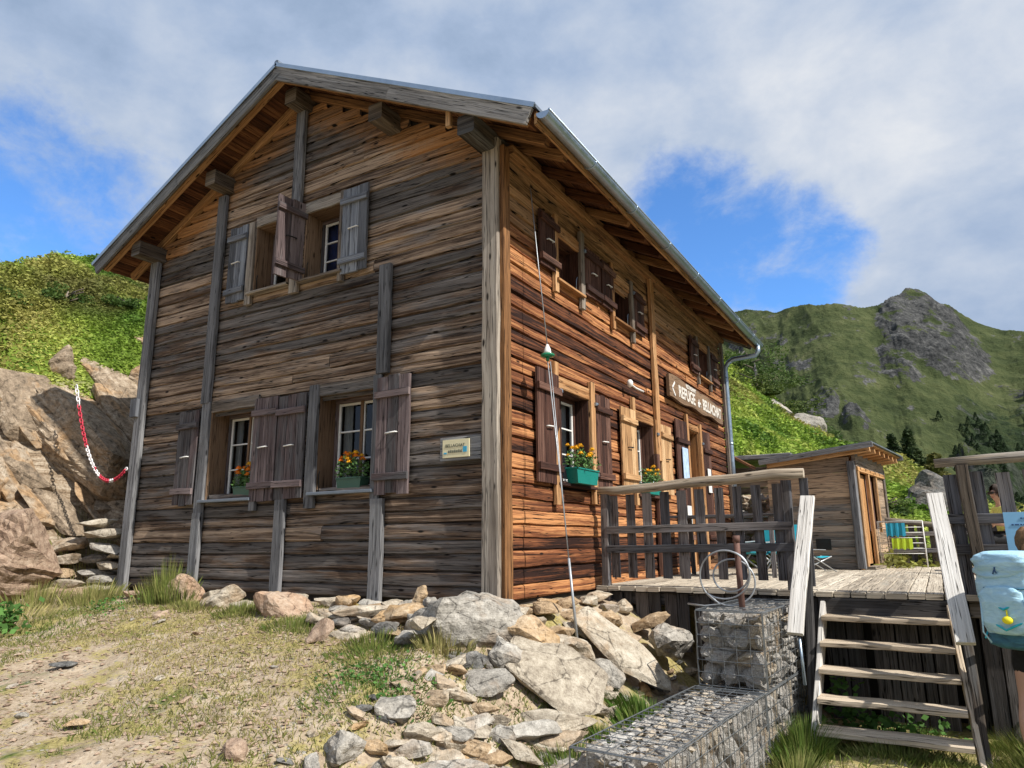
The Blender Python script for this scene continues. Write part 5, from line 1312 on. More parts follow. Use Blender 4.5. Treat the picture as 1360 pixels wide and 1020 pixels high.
# papers on the door shutter
mb = MB(); mb.box((.125, 5.42, 1.45), (.131, 5.72, 1.95), ch=.02); o = mb.build('poster', plain('blue_white_poster', (.42, .55, .75), .5, var=.35, vs=14)); tag(o, 'pale blue and white notice pinned on the open dark door shutter', 'poster')
mb = MB(); mb.box((.125, 6.85, 1.3), (.131, 7.05, 1.72), ch=.02); o = mb.build('notice', M['whitep']); tag(o, 'white notice on the narrow shutter right of the door', 'notice')
mb = MB(); mb.box((.125, 5.5, .72), (.131, 5.72, 1.02), ch=.02); o = mb.build('notice', M['whitep']); tag(o, 'small white notice low on the door shutter, seen through the railing', 'notice')

# antenna wire with insulator
wi = empty('antenna_wire', (.46, .48, -.35), 'wire stay with a white and green glass insulator running from the eave to the ground', 'wire')
T, B_ = Vector((.15, .42, 4.22)), Vector((.62, .30, -.36))
ins = T.lerp(B_, .412)
mb = MB(); mb.tube([T, T.lerp(B_, .2) + Vector((0, 0, 0)), ins + Vector((0, 0, .08))], .006, 5); rel(mb.build('wire', M['cable'], wi), wi)
mb = MB(); mb.tube([ins + Vector((0, 0, -.08)), T.lerp(B_, .7), T.lerp(B_, .86)], .006, 5); mb.tube([ins + Vector((.015, .03, -.08)), T.lerp(B_, .7) + Vector((0, .012, 0)), T.lerp(B_, .86)], .005, 5); rel(mb.build('wire', M['cable'], wi), wi)
mb = MB(); mb.tube([T.lerp(B_, .85), T.lerp(B_, 1.02)], .013, 8); rel(mb.build('anchor_rod', M['cable'], wi), wi)
M['ceram'] = plain('white_ceramic', (.75, .74, .70), .25); 
Ng = NT('green_insulator_glass'); Ng.set(color=(.02, .30, .15), rough=.08, trans=.4); M['gglass'] = Ng.m
mb = MB(); mb.tube([ins + Vector((0, 0, z)) for z in (.09, .07, .045, .02, -.01)], .03, 12, rs=[.012, .02, .032, .036, .045]); rel(mb.build('ceramic_cap', M['ceram'], wi), wi)
mb = MB(); mb.tube([ins + Vector((0, 0, z)) for z in (-.008, -.02, -.035, -.045)], .03, 14, rs=[.062, .075, .07, .03]); mb.tube([ins + Vector((0, 0, z)) for z in (-.04, -.08)], .018, 8); rel(mb.build('glass_disc', M['gglass'], wi), wi)

# red and white chain from the rocks to the corner post
M['redp'] = plain('red_chain_plastic', (.5, .03, .06), .4); M['whp'] = plain('white_chain_plastic', (.75, .72, .72), .4)
ch = empty('barrier_chain', (-6.9, -.3, 1.6), 'red and white plastic chain hanging from the rocks to the left corner post', 'chain')
P0, P1, P2 = Vector((-7.15, -.27, 2.78)), Vector((-6.35, -.28, .85)), Vector((-5.86, -.14, 1.50))
pts = []
for i in range(60):
    t = i / 59; pts.append((1 - t) ** 2 * P0 + 2 * t * (1 - t) * P1 + t * t * P2)
import itertools
acc = 0; i = 0; last = None; k = 0; segs = {}
for i in range(len(pts) - 1):
    p = (pts[i] + pts[i + 1]) / 2; d_ = (pts[i + 1] - pts[i]); l = d_.length * .72; d_.normalize(); a = Vector((0, 0, 1)) if i % 2 else Vector((0, 1, 0)); x_ = d_.cross(a).normalized()
    ring = [p + d_ * l * math.cos(6.283 * j / 10) + x_ * .022 * math.sin(6.283 * j / 10) for j in range(10)]
    mb = segs.setdefault(('w' if (i % 29 < 5 or 17 < i < 28 or 43 < i < 48) else 'r', i // 6), MB()); mb.tube(ring, .0085, 5, closed=True)
for (c_k, i), mb in segs.items():
    rel(mb.build('links', M['whp' if c_k == 'w' else 'redp'], ch), ch)

# wheel-like turquoise gadget on the bank
e = empty('trail_winch', (-6.95, .75, 3.62), 'small turquoise and grey object on a stick on the bank behind the corner post', 'tool')
M['tealp'] = plain('turquoise_plastic', (.05, .38, .36), .4)
mb = MB(); mb.ball((-.08, 0, -.02), .07, 8, 6, (1.3, .6, .8)); mb.ball((.1, 0, -.09), .07, 8, 6, (1.3, .6, .8)); mb.build('float', M['tealp'], e)
mb = MB(); mb.tube([(-.16, 0, -.35), (0, 0, -.02), (.18, 0, .28)], .014, 6); mb.build('stick', M['black'], e)

# info board on the right railing
ib = empty('info_board', (4.4, 2.02, .5), 'pale blue information board with dark lines of text on the right railing', 'sign')
M['iboard'] = plain('pale_blue_board', (.22, .47, .72), .4, var=.04)
mb = MB(); mb.box((4.03, 1.975, .27), (4.62, 1.995, .70), ch=.02); rel(mb.build('panel', M['iboard'], ib), ib)
M['navy'] = plain('navy_ink', (.03, .08, .2), .6)
rn = random.Random(8)
for k, (z, x0, x1) in enumerate(((.64, 4.15, 4.5), (.585, 4.08, 4.57), (.53, 4.14, 4.5), (.475, 4.11, 4.54), (.42, 4.15, 4.5), (.37, 4.12, 4.52))):
    mb = MB(); x = x0
    while x < x1:
        w = rn.uniform(.012, .035); mb.box((x, 1.971, z), (x + w, 1.974, z + .012), ch=.02); x += w + .008
    rel(mb.build('text_line', M['navy'], ib), ib)

# terrace furniture
M['tablew'] = M['rail']
def table(loc, w, d, h, label, n=5):
    e = empty('wooden_table', loc, label, 'table')
    mb = MB(); mb.bar((-w / 2, 0, h), (w / 2, 0, h), d, .035, seg=4, jit=.004); mb.build('tabletop', M['rail'], e)
    for sx in (-1, 1):
        for sy in (-1, 1):
            mb = MB(); mb.bar((sx * w * .42, sy * d * .42, 0), (sx * w * .42, sy * d * .34, h - .02), .06, .04, up=(0, 1, 0)); mb.build('leg', M['rail'], e)
    return e
table((.95, 4.7, -.02), 1.5, .7, .83, 'dark wooden table behind the left railing, near the side wall')
table((4.9, 7.6, -.02), 1.5, .7, .74, 'dark wooden table behind the right railing, beside the seated guest')
M['tealc'] = plain('turquoise_canvas', (.02, .42, .55), .7); M['alu'] = plain('pale_aluminium_tube', (.55, .56, .57), .35, .7)
def deckchair(loc, rz, label):
    e = empty('deck_chair', loc, label, 'deck chair', 'turquoise deck chairs on the terrace'); e.rotation_euler = (0, 0, rz)
    for sx in (-.27, .27):
        mb = MB(); mb.tube([(sx, .42, .0), (sx, -.1, .42), (sx, -.38, .86)], .014, 6); mb.build('leg', M['alu'], e)
        mb = MB(); mb.tube([(sx * .93, -.35, 0), (sx * .93, .35, .38)], .014, 6); mb.build('leg', M['alu'], e)
        mb = MB(); mb.bar((sx * 1.08, -.18, .56), (sx * 1.08, .22, .54), .05, .02); mb.build('armrest', M['alu'], e)
    mb = MB(); prof = [(.36, .38), (.15, .34), (-.08, .40), (-.2, .6), (-.36, .84)]
    for (a, b), (c, d) in zip(prof[:-1], prof[1:]): mb.quad([(-.25, a, b), (-.25, c, d), (.25, c, d), (.25, a, b)], sm=True)
    mb.build('canvas', M['tealc'], e)
    return e
deckchair((1.25, 5.3, -.02), R_(150), 'turquoise deck chair behind the left railing, the one nearer the chalet').scale = (.8, .8, .85)
deckchair((1.62, 5.35, -.02), R_(160), 'turquoise deck chair behind the left railing, the one nearer the stairs').scale = (.8, .8, .85)
c3 = deckchair((1.72, 6.6, -.02), R_(-60), 'turquoise deck chair in front of the hut wall, seen beside the stair handrail'); c3.scale = (.75, .75, .62)

# clothes rack with a blue and a lime cloth
ck = empty('drying_rack', (2.95, 8.8, -.02), 'white wire drying rack on the terrace beside the hut', 'drying rack')
mb = MB()
for y in (8.7, 9.0):
    mb.tube([(2.60, y, -.02), (2.60, y, .78), (3.30, y, .78), (3.30, y, -.02)], .010, 5)
rel(mb.build('frame', M['whitep'], ck), ck)
for k in range(7):
    mb = MB(); z = .76 - .09 * k; mb.tube([(2.60, 8.7, z), (3.30, 8.7, z)], .006, 5); rel(mb.build('rod', M['whitep'], ck), ck)
M['lime'] = plain('lime_cloth', (.42, .58, .03), .8); M['tealt'] = plain('teal_cloth', (.02, .28, .42), .8)
def cloth(label, x0, x1, z0, z1, mat, y=8.66):
    mb = MB(); n = 12
    for i in range(n):
        a, b = x0 + (x1 - x0) * i / n, x0 + (x1 - x0) * (i + 1) / n; fa, fb_ = .012 * math.sin(i * 1.7), .012 * math.sin((i + 1) * 1.7); za = z0 + .03 * abs(math.sin(i * .9)); zb = z0 + .03 * abs(math.sin((i + 1) * .9))
        mb.quad([(a, y + fa, za), (b, y + fb_, zb), (b, y, z1), (a, y, z1)], sm=True); mb.quad([(a, y + .012 + fa, za), (a, y + .012, z1), (b, y + .012, z1), (b, y + .012 + fb_, zb)], sm=True)
    o = mb.build('hanging_cloth', mat); tag(o, label, 'cloth'); return o
cloth('teal cloth hanging on the drying rack above the lime one', 2.73, 3.03, .50, .745, M['tealt'])
cloth('lime green cloth hanging low on the drying rack', 2.80, 3.12, .28, .48, M['lime'], y=8.63)
# far fence with log rail
ff = empty('wooden_railing', (3.4, 9.7, 0), 'log-topped slat fence at the far edge of the terrace behind the drying rack', 'railing')
mb = MB(); mb.tube([(2.55, 9.6, .84), (3.0, 9.6, .78), (3.6, 9.62, .70), (4.6, 9.6, .72), (5.8, 9.6, .74)], .05, 8); rel(mb.build('handrail', M['log'], ff), ff)
x = 2.6
while x < 5.6:
    mb = MB(); mb.bar((x, 9.66, .0), (x, 9.66, .74), .10, .022, up=(0, 1, 0), seg=3, jit=.003); rel(mb.build('slat', M['post' if random.random() < .5 else 'rail'], ff), ff); x += random.uniform(.125, .2)
for z in (.22, .52):
    mb = MB(); mb.box((2.55, 9.58, z), (5.8, 9.62, z + .08), seg=4); rel(mb.build('rail', M['rail'], ff), ff)
for z, y in ((.50, 8.2), (.22, 8.1)):
    pass
# dry stone wall seen through the railing
dw = empty('dry_stone_wall', (-.1, 9.2, 0), 'low dry stone wall at the far end of the chalet, seen through the railing slats', 'wall'); rn = random.Random(2)
z = 0
while z < 1.25:
    h = rn.uniform(.1, .17); x = .1
    while x < 1.0:
        w = rn.uniform(.16, .32); o = bpy.data.objects.new('stone', rn.choice(protos)); COL.objects.link(o); o.parent = dw; o.location = (x + w / 2 + .1, 9.05 - 9.2, z + h / 2); o.scale = (w * 1.04, .3, h * 1.05); x += w
    z += h
# ================= vegetation =================
def blades(name, x, y, h, w, col, seed=1, lean=.5, z=None, mat='grass', curve=.5, head=None):
    rg = np.random.RandomState(seed); n = len(x); z = terrain(x, y) - .01 if z is None else z
    a = rg.rand(n) * 6.283; ln = lean * (rg.rand(n) ** .7) * h
    dx, dy = np.cos(a) * ln, np.sin(a) * ln; px, py = -np.sin(a + rg.rand(n)) , np.cos(a + rg.rand(n))
    w2 = w * .5
    P = lambda f, k, ww: (x + dx * f ** 1.8, y + dy * f ** 1.8, z + h * (f - .25 * curve * f * f * lean), ww)
    V = np.zeros((n, 5, 3))
    for i, (f, ww, sgn) in enumerate(((0, 1, -1), (0, 1, 1), (.55, .75, 1), (1, 0, 0), (.55, .75, -1))):
        V[:, i, 0] = x + dx * f ** 1.8 + px * w2 * ww * sgn; V[:, i, 1] = y + dy * f ** 1.8 + py * w2 * ww * sgn; V[:, i, 2] = z + h * (f - .3 * f * f * lean)
    F = (np.arange(n)[:, None] * 5 + np.array([0, 1, 2, 3, 4])[None])
    C = np.repeat(col[:, None, :], 5, 1).reshape(-1, 3)
    o = arrmesh(name, V.reshape(-1, 3), F, M[mat], col=C); o['kind'] = 'stuff'; return o
def grassmat():
    N = NT('grass_blades'); a = N.n('Attribute', attribute_name='rnd'); N.set(color=a.outputs['Color'], rough=.75, spec=.25)
    tr = N.n('BsdfTranslucent'); N.put(tr.inputs[0], a.outputs['Color']); mx = N.n('MixShader'); mx.inputs[0].default_value = .3
    N.t.links.new(N.b.outputs[0], mx.inputs[1]); N.t.links.new(tr.outputs[0], mx.inputs[2]); N.t.links.new(mx.outputs[0], N.out.inputs[0]); return N.m
M['grass'] = grassmat()
def gcol(n, f, rg):
    """f: 0 dry straw .. 1 fresh green"""
    dry = np.array([.42, .36, .16]); mid = np.array([.19, .21, .055]); grn = np.array([.075, .15, .022])
    f = np.clip(f + (rg.rand(n) - .5) * .5, 0, 1)[:, None]; c = np.where(f < .5, dry + (mid - dry) * f * 2, mid + (grn - mid) * (f - .5) * 2)
    return c * (.65 + .7 * rg.rand(n))[:, None]
rg = np.random.RandomState(11)
# thin turf over the path area
n = 60000; x = rg.uniform(-6.2, 1.3, n); y = -.25 - 4.4 * rg.rand(n) ** .9
k = fbm(x * .8 + 2, y * .8, 4, 14); k2 = fbm(x * 3, y * 3, 3, 15); m = (k * .7 + k2 * .3 + .12 * ss(-2.6, -.3, y) + .12 * ss(-2.2, -.4, x) - .10 * ss(-1.6, -3.2, y)) > .52
x, y, k = x[m], y[m], k[m]; n = len(x)
f = np.clip((fbm(x * .6 + 7, y * .6, 3, 40) - .36) * 2.2, 0, 1)
blades('grass', x, y, (.02 + .045 * rg.rand(n)) * (1 + .5 * f), .0045 + .003 * rg.rand(n), gcol(n, f, rg), 2, .8)
n = 45000; x = rg.uniform(-6.2, 1.0, n); y = -.3 - 4.2 * rg.rand(n); k = fbm(x * 1.3 + 5, y * 1.3, 3, 18); m = k > .46; x, y = x[m], y[m]; n = len(x)
blades('dry_grass', x, y, .015 + .03 * rg.rand(n), .003 + .003 * rg.rand(n), np.array([.40, .33, .19]) * (.55 + .8 * rg.rand(n))[:, None], 19, 1.8)
def clump(name, cx, cy, r, n, hmin, hmax, f, seed, lean=.6, ry=None, w=.006):
    rg = np.random.RandomState(seed); a = rg.rand(n) * 6.283; q = rg.rand(n) ** .6
    x = cx + np.cos(a) * q * r; y = cy + np.sin(a) * q * (ry or r); h = (hmin + (hmax - hmin) * rg.rand(n)) * (1.1 - .55 * q)
    return blades(name, x, y, h, w * (.7 + .6 * rg.rand(n)), gcol(n, np.full(n, f), rg), seed, lean)
clump('tall_grass', -4.15, -.52, .42, 900, .25, .62, .55, 31, .35, ry=.22)
clump('tall_grass', -4.55, -.35, .3, 350, .15, .4, .25, 32, .4)
clump('tall_grass', -5.6, -.55, .5, 700, .12, .4, .35, 33, .5, ry=.3)
clump('tall_grass', -6.2, -.9, .4, 600, .15, .45, .35, 34, .5)
clump('tall_grass', -5.6, -1.9, .9, 1600, .1, .34, .12, 35, .6)
clump('tall_grass', -6.9, .1, .5, 500, .2, .5, .3, 36, .5)
clump('green_weeds', .18, -1.85, .5, 1500, .03, .09, .9, 37, .9, w=.006)
clump('green_weeds', -.25, -1.35, .4, 1200, .04, .11, .75, 38, .8)
clump('tall_grass', .12, -1.05, .22, 420, .12, .28, .2, 39, .6)
clump('tall_grass', -.5, -1.12, .25, 420, .08, .2, .6, 40, .6)
clump('tall_grass', 1.28, .15, .26, 1500, .14, .36, .95, 41, .7, ry=.4)
clump('tall_grass', 1.22, -1.1, .2, 700, .1, .28, .8, 42, .6, ry=.3)
clump('tall_grass', 1.25, -.55, .15, 400, .1, .26, .85, 43, .6)
clump('tall_grass', 2.36, .85, .22, 1600, .16, .44, .8, 44, .6, ry=.5)
clump('tall_grass', 2.42, .1, .2, 700, .12, .36, .5, 45, .7, ry=.4)
clump('tall_grass', 3.0, 1.0, .55, 1500, .06, .2, .55, 46, .7, ry=.14)
clump('tall_grass', 3.0, 1.75, .5, 900, .08, .26, .85, 47, .7, ry=.2)
clump('tall_grass', 4.15, 1.75, .5, 1600, .12, .4, .6, 48, .6, ry=.3)
clump('tall_grass', 4.1, 1.1, .45, 1700, .10, .26, .55, 49, .6, ry=.4)
clump('tall_grass', -2.6, -.75, .35, 700, .08, .2, .5, 50, .6, ry=.2)
clump('tall_grass', -1.6, -.95, .4, 700, .06, .16, .6, 51, .7, ry=.2)
clump('tall_grass', -3.4, -.75, .4, 600, .06, .18, .4, 52, .7, ry=.2)
n = 9000; x = rg.uniform(2.2, 5, n); y = rg.uniform(-1.5, 1.9, n); blades('grass', x, y, .04 + .08 * rg.rand(n), np.full(n, .006), gcol(n, np.full(n, .4) + fbm(x, y, 3, 3) - .5, rg), 53, .8)

# leafy plants (cushions and broad leaves)
def leafmass(x, y, z, nrm_up, size, col, seed, name, label=None, mat='grass', kind='stuff', flat=.6, asp=.55):
    rg = np.random.RandomState(seed); n = len(x)
    d = rg.randn(n, 3); d[:, 2] = np.abs(d[:, 2]) * (1 - flat) + .1 * rg.randn(n); d /= np.linalg.norm(d, axis=1)[:, None]
    u = rg.randn(n, 3); u = np.cross(d, u); u /= np.linalg.norm(u, axis=1)[:, None]
    p = np.stack([x, y, z], -1); sz = size[:, None]
    V = np.stack([p - d * sz * .5, p + u * sz * asp * .5, p + d * sz * .5, p - u * sz * asp * .5], 1)
    o = arrmesh(name, V.reshape(-1, 3), np.arange(n * 4).reshape(n, 4), M[mat], col=np.repeat(col[:, None], 4, 1).reshape(-1, 3))
    if kind: o['kind'] = kind
    return o
def turfcol(x, y, n, rg, base=.5):
    f = fbm(x * .9, y * .9, 4, 60)[:, None]; g = fbm(x * .35 + 9, y * .35, 3, 61)[:, None]
    a = np.array([.09, .17, .025]); b = np.array([.25, .36, .05]); c = np.array([.42, .46, .11]); d = np.array([.34, .21, .10])
    col = np.where(f < .5, a + (b - a) * np.clip((f - .3) / .2, 0, 1), b + (c - b) * np.clip((f - .5) / .2, 0, 1))
    col = col + (d * .8 - col) * np.clip((g - .56) * 5, 0, .45)
    return col * (.6 + .8 * rg.rand(n))[:, None]
# left hilltop
n = 260000; t = 13.0 + 8.5 * rg.rand(n) ** .8; a = np.radians(rg.uniform(-86, -52, n)); x = CAM[0] + t * np.sin(a); y = CAM[1] + t * np.cos(a); z = terrain(x, y)
q_ = -5.95 - x + .22 * np.minimum(y, 1.5); m = (z > 2.75 + .9 * (fbm(x * 1.5, y * 1.5, 3, 5) - .5)) ; x, y, z = x[m], y[m], z[m]; n = len(x)
mound = np.maximum(fbm(x * 1.3, y * 1.3, 4, 66) - .42, 0) * 1.4
z2 = z + mound * rg.rand(n) + .02 * rg.rand(n)
leafmass(x, y, z2, None, .05 + .05 * rg.rand(n), turfcol(x, y, n, rg), 71, 'heath_cover')
# right slope behind the hut
n = 130000; a = np.radians(rg.uniform(-24, 12, n)); t = 14 + 25 * rg.rand(n) ** .8; x = CAM[0] + t * np.sin(a); y = CAM[1] + t * np.cos(a); z = terrain(x, y)
mound = np.maximum(fbm(x * .7, y * .7, 4, 67) - .45, 0) * 1.6
leafmass(x, y, z + mound * rg.rand(n), None, .09 + .10 * rg.rand(n), turfcol(x, y, n, rg), 72, 'heath_cover')
# big-leaved weeds under the stairs and by the path
def weed(cx, cy, r, n, zoff, seed, label):
    rg = np.random.RandomState(seed); x = cx + rg.randn(n) * r; y = cy + rg.randn(n) * r * .6; z = terrain(x, y) + zoff * rg.rand(n)
    c = np.array([.09, .2, .045]) * (.6 + .8 * rg.rand(n))[:, None]
    o = leafmass(x, y, z, None, (.05 if seed not in (86, 87) else .022) + (.05 if seed not in (86, 87) else .02) * rg.rand(n), c, seed, 'weeds', asp=.7); return o
weed(2.62, 1.62, .08, 90, .52, 81, 'light green nettle-like weed growing up through the stair treads')
weed(2.9, 1.75, .25, 260, .22, 82, 'low broad-leaved weeds in the shade under the stairs')
weed(4.2, 1.95, .1, 120, .5, 83, 'pale seed-headed weed beside the skirting boards right of the stairs')
weed(4.45, 1.6, .1, 90, .3, 84, 'bright broad-leaved weed next to the hiker')
weed(-5.15, -1.75, .16, 260, .26, 85, 'dark leafy weed at the left edge of the path')
weed(.18, -1.8, .22, 420, .05, 86, 'patch of clover-like leaves at the edge of the rock pile')
weed(-4.5, -1.0, .15, 150, .14, 87, 'small bright green plant in front of the tall grass')

# juniper scrub on the crest and small trees
def bush(loc, rx, ry, rz, n, label, cat, seed, base=(.035, .07, .02), light=(.14, .19, .045), leaf=.16, name='juniper_bush', group=None, trunk=True, cone=False):
    rg = np.random.RandomState(seed); e = empty(name, loc, label, cat, group)
    nl = 26; cen = rg.randn(nl, 3) * .42; cen[:, 2] = np.abs(cen[:, 2]) * .9
    if cone:
        hh = rg.rand(nl) ** .9; an = rg.rand(nl) * 6.28; rr = (1 - hh) * .85 * rg.rand(nl) ** .4
        cen = np.stack([np.cos(an) * rr, np.sin(an) * rr, hh * 1.9], -1)
    w_ = rg.randint(0, nl, n); sp = rg.randn(n, 3); sp /= np.linalg.norm(sp, axis=1)[:, None]; p = cen[w_] + sp * (.32 if not cone else .2) * rg.rand(n)[:, None] ** .33
    p[:, 2] = np.maximum(p[:, 2], 0); P = p * np.array([rx, ry, rz])
    tone = rg.rand(nl)[w_]; c = np.array(base) + (np.array(light) - np.array(base)) * (tone * .6 + .4 * rg.rand(n))[:, None]
    o = leafmass(P[:, 0], P[:, 1], P[:, 2], None, leaf * (.6 + .8 * rg.rand(n)), c, seed, 'crown', kind=None); o.parent = e
    if trunk:
        mb = MB(); mb.tube([(0, 0, -.2), (.02, 0, rz * .6), (0, .02, rz * (1.6 if cone else 1.0))], .05 * rx, 6, rs=[.09 * rx, .05 * rx, .01])
        for k in range(5):
            an = rg.rand() * 6.28; mb.tube([(0, 0, rz * .15 * (k + 1)), (math.cos(an) * rx * .5, math.sin(an) * ry * .5, rz * (.2 * (k + 1) + .1))], .02 * rx, 5)
        mb.build('trunk', M['beam'], e)
    return e
crest = [(-3.3, 29.5, 1.7), (-2.2, 30.2, 1.4), (-1.3, 30.0, 1.5), (-.6, 29.2, 1.1), (-2.9, 27.4, 1.2), (-.1, 28.7, .9), (-4.3, 31.0, 1.6)]
cl = ['leftmost tall', 'second', 'third', 'fourth', 'front low', 'rightmost small', 'half hidden by the downspout,']
for i, (x, y, s_) in enumerate(crest):
    dx, dy = x - CAM[0], y - CAM[1]
    bush((x, y, float(terrain(x, y)) - .1), s_ * 1.2, s_, s_ * .8, 2600, f'{cl[i]} juniper bush in the scrub on the crest beside the downspout', 'bush', 300 + i, leaf=.15, light=(.17, .21, .05) if i in (1, 4) else (.11, .17, .04), group='juniper scrub on the crest')
for i, (x, y, s_, lb) in enumerate([(-9.9, .75, .55, 'dark green alpine shrub hugging the rock edge, middle one of three'), (-10.3, -.25, .6, 'dark green alpine shrub hugging the rock edge, leftmost of three'), (-9.6, 1.75, .5, 'dark green alpine shrub hugging the rock edge, rightmost of three')]):
    bush((x, y, float(terrain(x, y)) - .08), s_ * 1.2, s_, s_ * .5, 3200, lb, 'shrub', 340 + i, base=(.03, .07, .015), light=(.12, .19, .04), leaf=.055, name='alpine_shrub')
bush((2.95, 24.8, float(terrain(2.95, 24.8)) - .2), .85, .85, 1.1, 3600, 'dark conifer right behind the hut roof', 'tree', 320, base=(.02, .04, .016), light=(.07, .10, .035), leaf=.13, name='conifer_tree', cone=True)
bush((3.75, 24.2, float(terrain(3.75, 24.2)) - .2), 1.1, 1.0, .95, 3200, 'yellow-green young pine right of the dark conifer', 'tree', 321, base=(.06, .08, .02), light=(.22, .2, .06), leaf=.13, name='pine_tree', cone=True)
bush((2.35, 26.0, float(terrain(2.35, 26)) - .2), .8, .8, .9, 1800, 'small dark conifer just left of the larger one, above the hut roof', 'tree', 322, base=(.015, .03, .012), light=(.05, .08, .03), leaf=.13, name='conifer_tree', cone=True)
for i, (x, y, s_) in enumerate([(4.9, 21.5, .9), (5.6, 20.0, 1.0), (6.4, 22.0, 1.2), (2.5, 13.0, .6)]):
    bush((x, y, float(terrain(x, y)) - .1), s_, s_, s_ * .6, 1800, ['round green bush seen left between the slats of the right railing', 'round green bush seen in the middle of the slats of the right railing', 'round green bush at the right edge behind the right railing', 'low dark bush beside the hut door side'][i], 'bush', 330 + i, leaf=.10)
# conifers dotted over the right flank of the mountain
rg = np.random.RandomState(77)
proto_t = None; made = 0
def far_tree():
    rgl = np.random.RandomState(5); n = 420; h = rgl.rand(n) ** .8; an = rgl.rand(n) * 6.28; rr = (1 - h) * (.6 + .4 * rgl.rand(n)) * .33 + .02
    x = np.cos(an) * rr; y = np.sin(an) * rr; z = h; c = np.array([.016, .032, .014]) + rgl.rand(n)[:, None] * np.array([.035, .055, .022])
    o = leafmass(x, y, z, None, np.full(n, .10), c, 6, 'conifer_tree', kind=None, flat=.9); return o
ft_ = far_tree(); mtree = BVHTree.FromPolygons([tuple(v) for v in np.stack([Xm, Ym, Zm], -1).reshape(-1, 3).tolist()], Fm.tolist())
spots = []
while len(spots) < 210:
    a = rg.uniform(-1.5, 9.5); r = rg.uniform(105, 300)
    dens = .15 + .85 * float(ss(.5, 4.5, a)) * float(ss(300, 200, r) * .8 + .2)
    if rg.rand() > dens or float(fbm(a * .8, r * .02, 3, 88)) < .47 : continue
    x = CAM[0] + r * math.sin(R_(a)); y = CAM[1] + r * math.cos(R_(a)); hit = mtree.ray_cast(Vector((x, y, 400)), Vector((0, 0, -1)))
    if hit[0] is None or (r > 232 and a < 5): continue
    spots.append((x, y, hit[0].z - .4, rg.uniform(3, 6.5)))
for i, (x, y, z, h) in enumerate(spots):
    o = ft_ if i == 0 else ft_.copy()
    if i: COL.objects.link(o)
    h *= .55; o.location = (x, y, z); o.scale = (h * 1.25, h * 1.25, h); o.rotation_euler = (0, 0, rg.rand() * 6)
    tag(o, 'small dark conifer on the right flank of the mountain', 'tree', 'conifers on the mountain flank')
# ================= people =================
M['skin'] = plain('skin', (.50, .29, .20), .5, var=.08); M['shorts'] = plain('black_shorts_cloth', (.008, .008, .009), .85); M['hair'] = plain('dark_blond_hair', (.20, .11, .05), .6, var=.5, vs=60); M['hairk'] = plain('dark_brown_hair', (.035, .018, .010), .6)
M['shirt'] = plain('grey_blue_shirt', (.12, .2, .28), .8); M['shoe'] = plain('brown_hiking_boot', (.09, .06, .04), .7); M['eye'] = plain('dark_eye', (.02, .015, .01), .2); M['lip'] = plain('lips', (.4, .14, .12), .5)
def skinned(name, verts, edges, mat, xf, parent, root=0, sub=2):
    """verts: list of (pos, (rx, ry))"""
    bm = bmesh.new(); ly = bm.verts.layers.skin.verify(); vs = []
    for p, r in verts:
        v = bm.verts.new(xf(p)); v[ly].radius = r if isinstance(r, tuple) else (r, r); vs.append(v)
    for a, b in edges: bm.edges.new((vs[a], vs[b]))
    vs[root][ly].use_root = True
    me = bpy.data.meshes.new('tmp'); bm.to_mesh(me); bm.free(); t = bpy.data.objects.new('tmp', me); COL.objects.link(t)
    m = t.modifiers.new('s', 'SKIN'); m.use_smooth_shade = True; s_ = t.modifiers.new('b', 'SUBSURF'); s_.levels = sub; s_.render_levels = sub
    dg = bpy.context.evaluated_depsgraph_get(); me2 = bpy.data.meshes.new_from_object(t.evaluated_get(dg)); bpy.data.objects.remove(t)
    me2.materials.clear(); me2.materials.append(mat); me2.polygons.foreach_set('use_smooth', [True] * len(me2.polygons))
    o = bpy.data.objects.new(name, me2); COL.objects.link(o); o.parent = parent; o.location = (0, 0, 0); return o
def frame(org, heading):
    f = Vector(heading).normalized(); r = Vector((f.y, -f.x, 0)); org = Vector(org)
    return lambda p: r * p[0] + f * p[1] + Vector((0, 0, p[2]))
def hand(V, E, w, palm_dir, side_dir, down, idx_wrist, s=1.0):
    """palm, four fingers, thumb; all bent"""
    pd, sd, dn = Vector(palm_dir).normalized(), Vector(side_dir).normalized(), Vector(down).normalized(); w = Vector(w)
    V.append((w + pd * .045 * s, (.036 * s, .017 * s))); ip = len(V) - 1; E.append((idx_wrist, ip))
    for k, (off, ln) in enumerate(((-.030, .062), (-.010, .072), (.010, .068), (.030, .054))):
        b = w + pd * .085 * s + sd * off * s; V.append((b, .010 * s)); E.append((ip, len(V) - 1))
        V.append((b + pd * ln * .5 * s + dn * .008 * s, .009 * s)); E.append((len(V) - 2, len(V) - 1))
        V.append((b + pd * ln * .8 * s + dn * ln * .45 * s, .0075 * s)); E.append((len(V) - 2, len(V) - 1))
    V.append((w + pd * .03 * s - sd * .045 * s + dn * .012 * s, .012 * s)); E.append((ip, len(V) - 1))
    V.append((w + pd * .062 * s - sd * .062 * s + dn * .026 * s, .010 * s)); E.append((len(V) - 2, len(V) - 1))
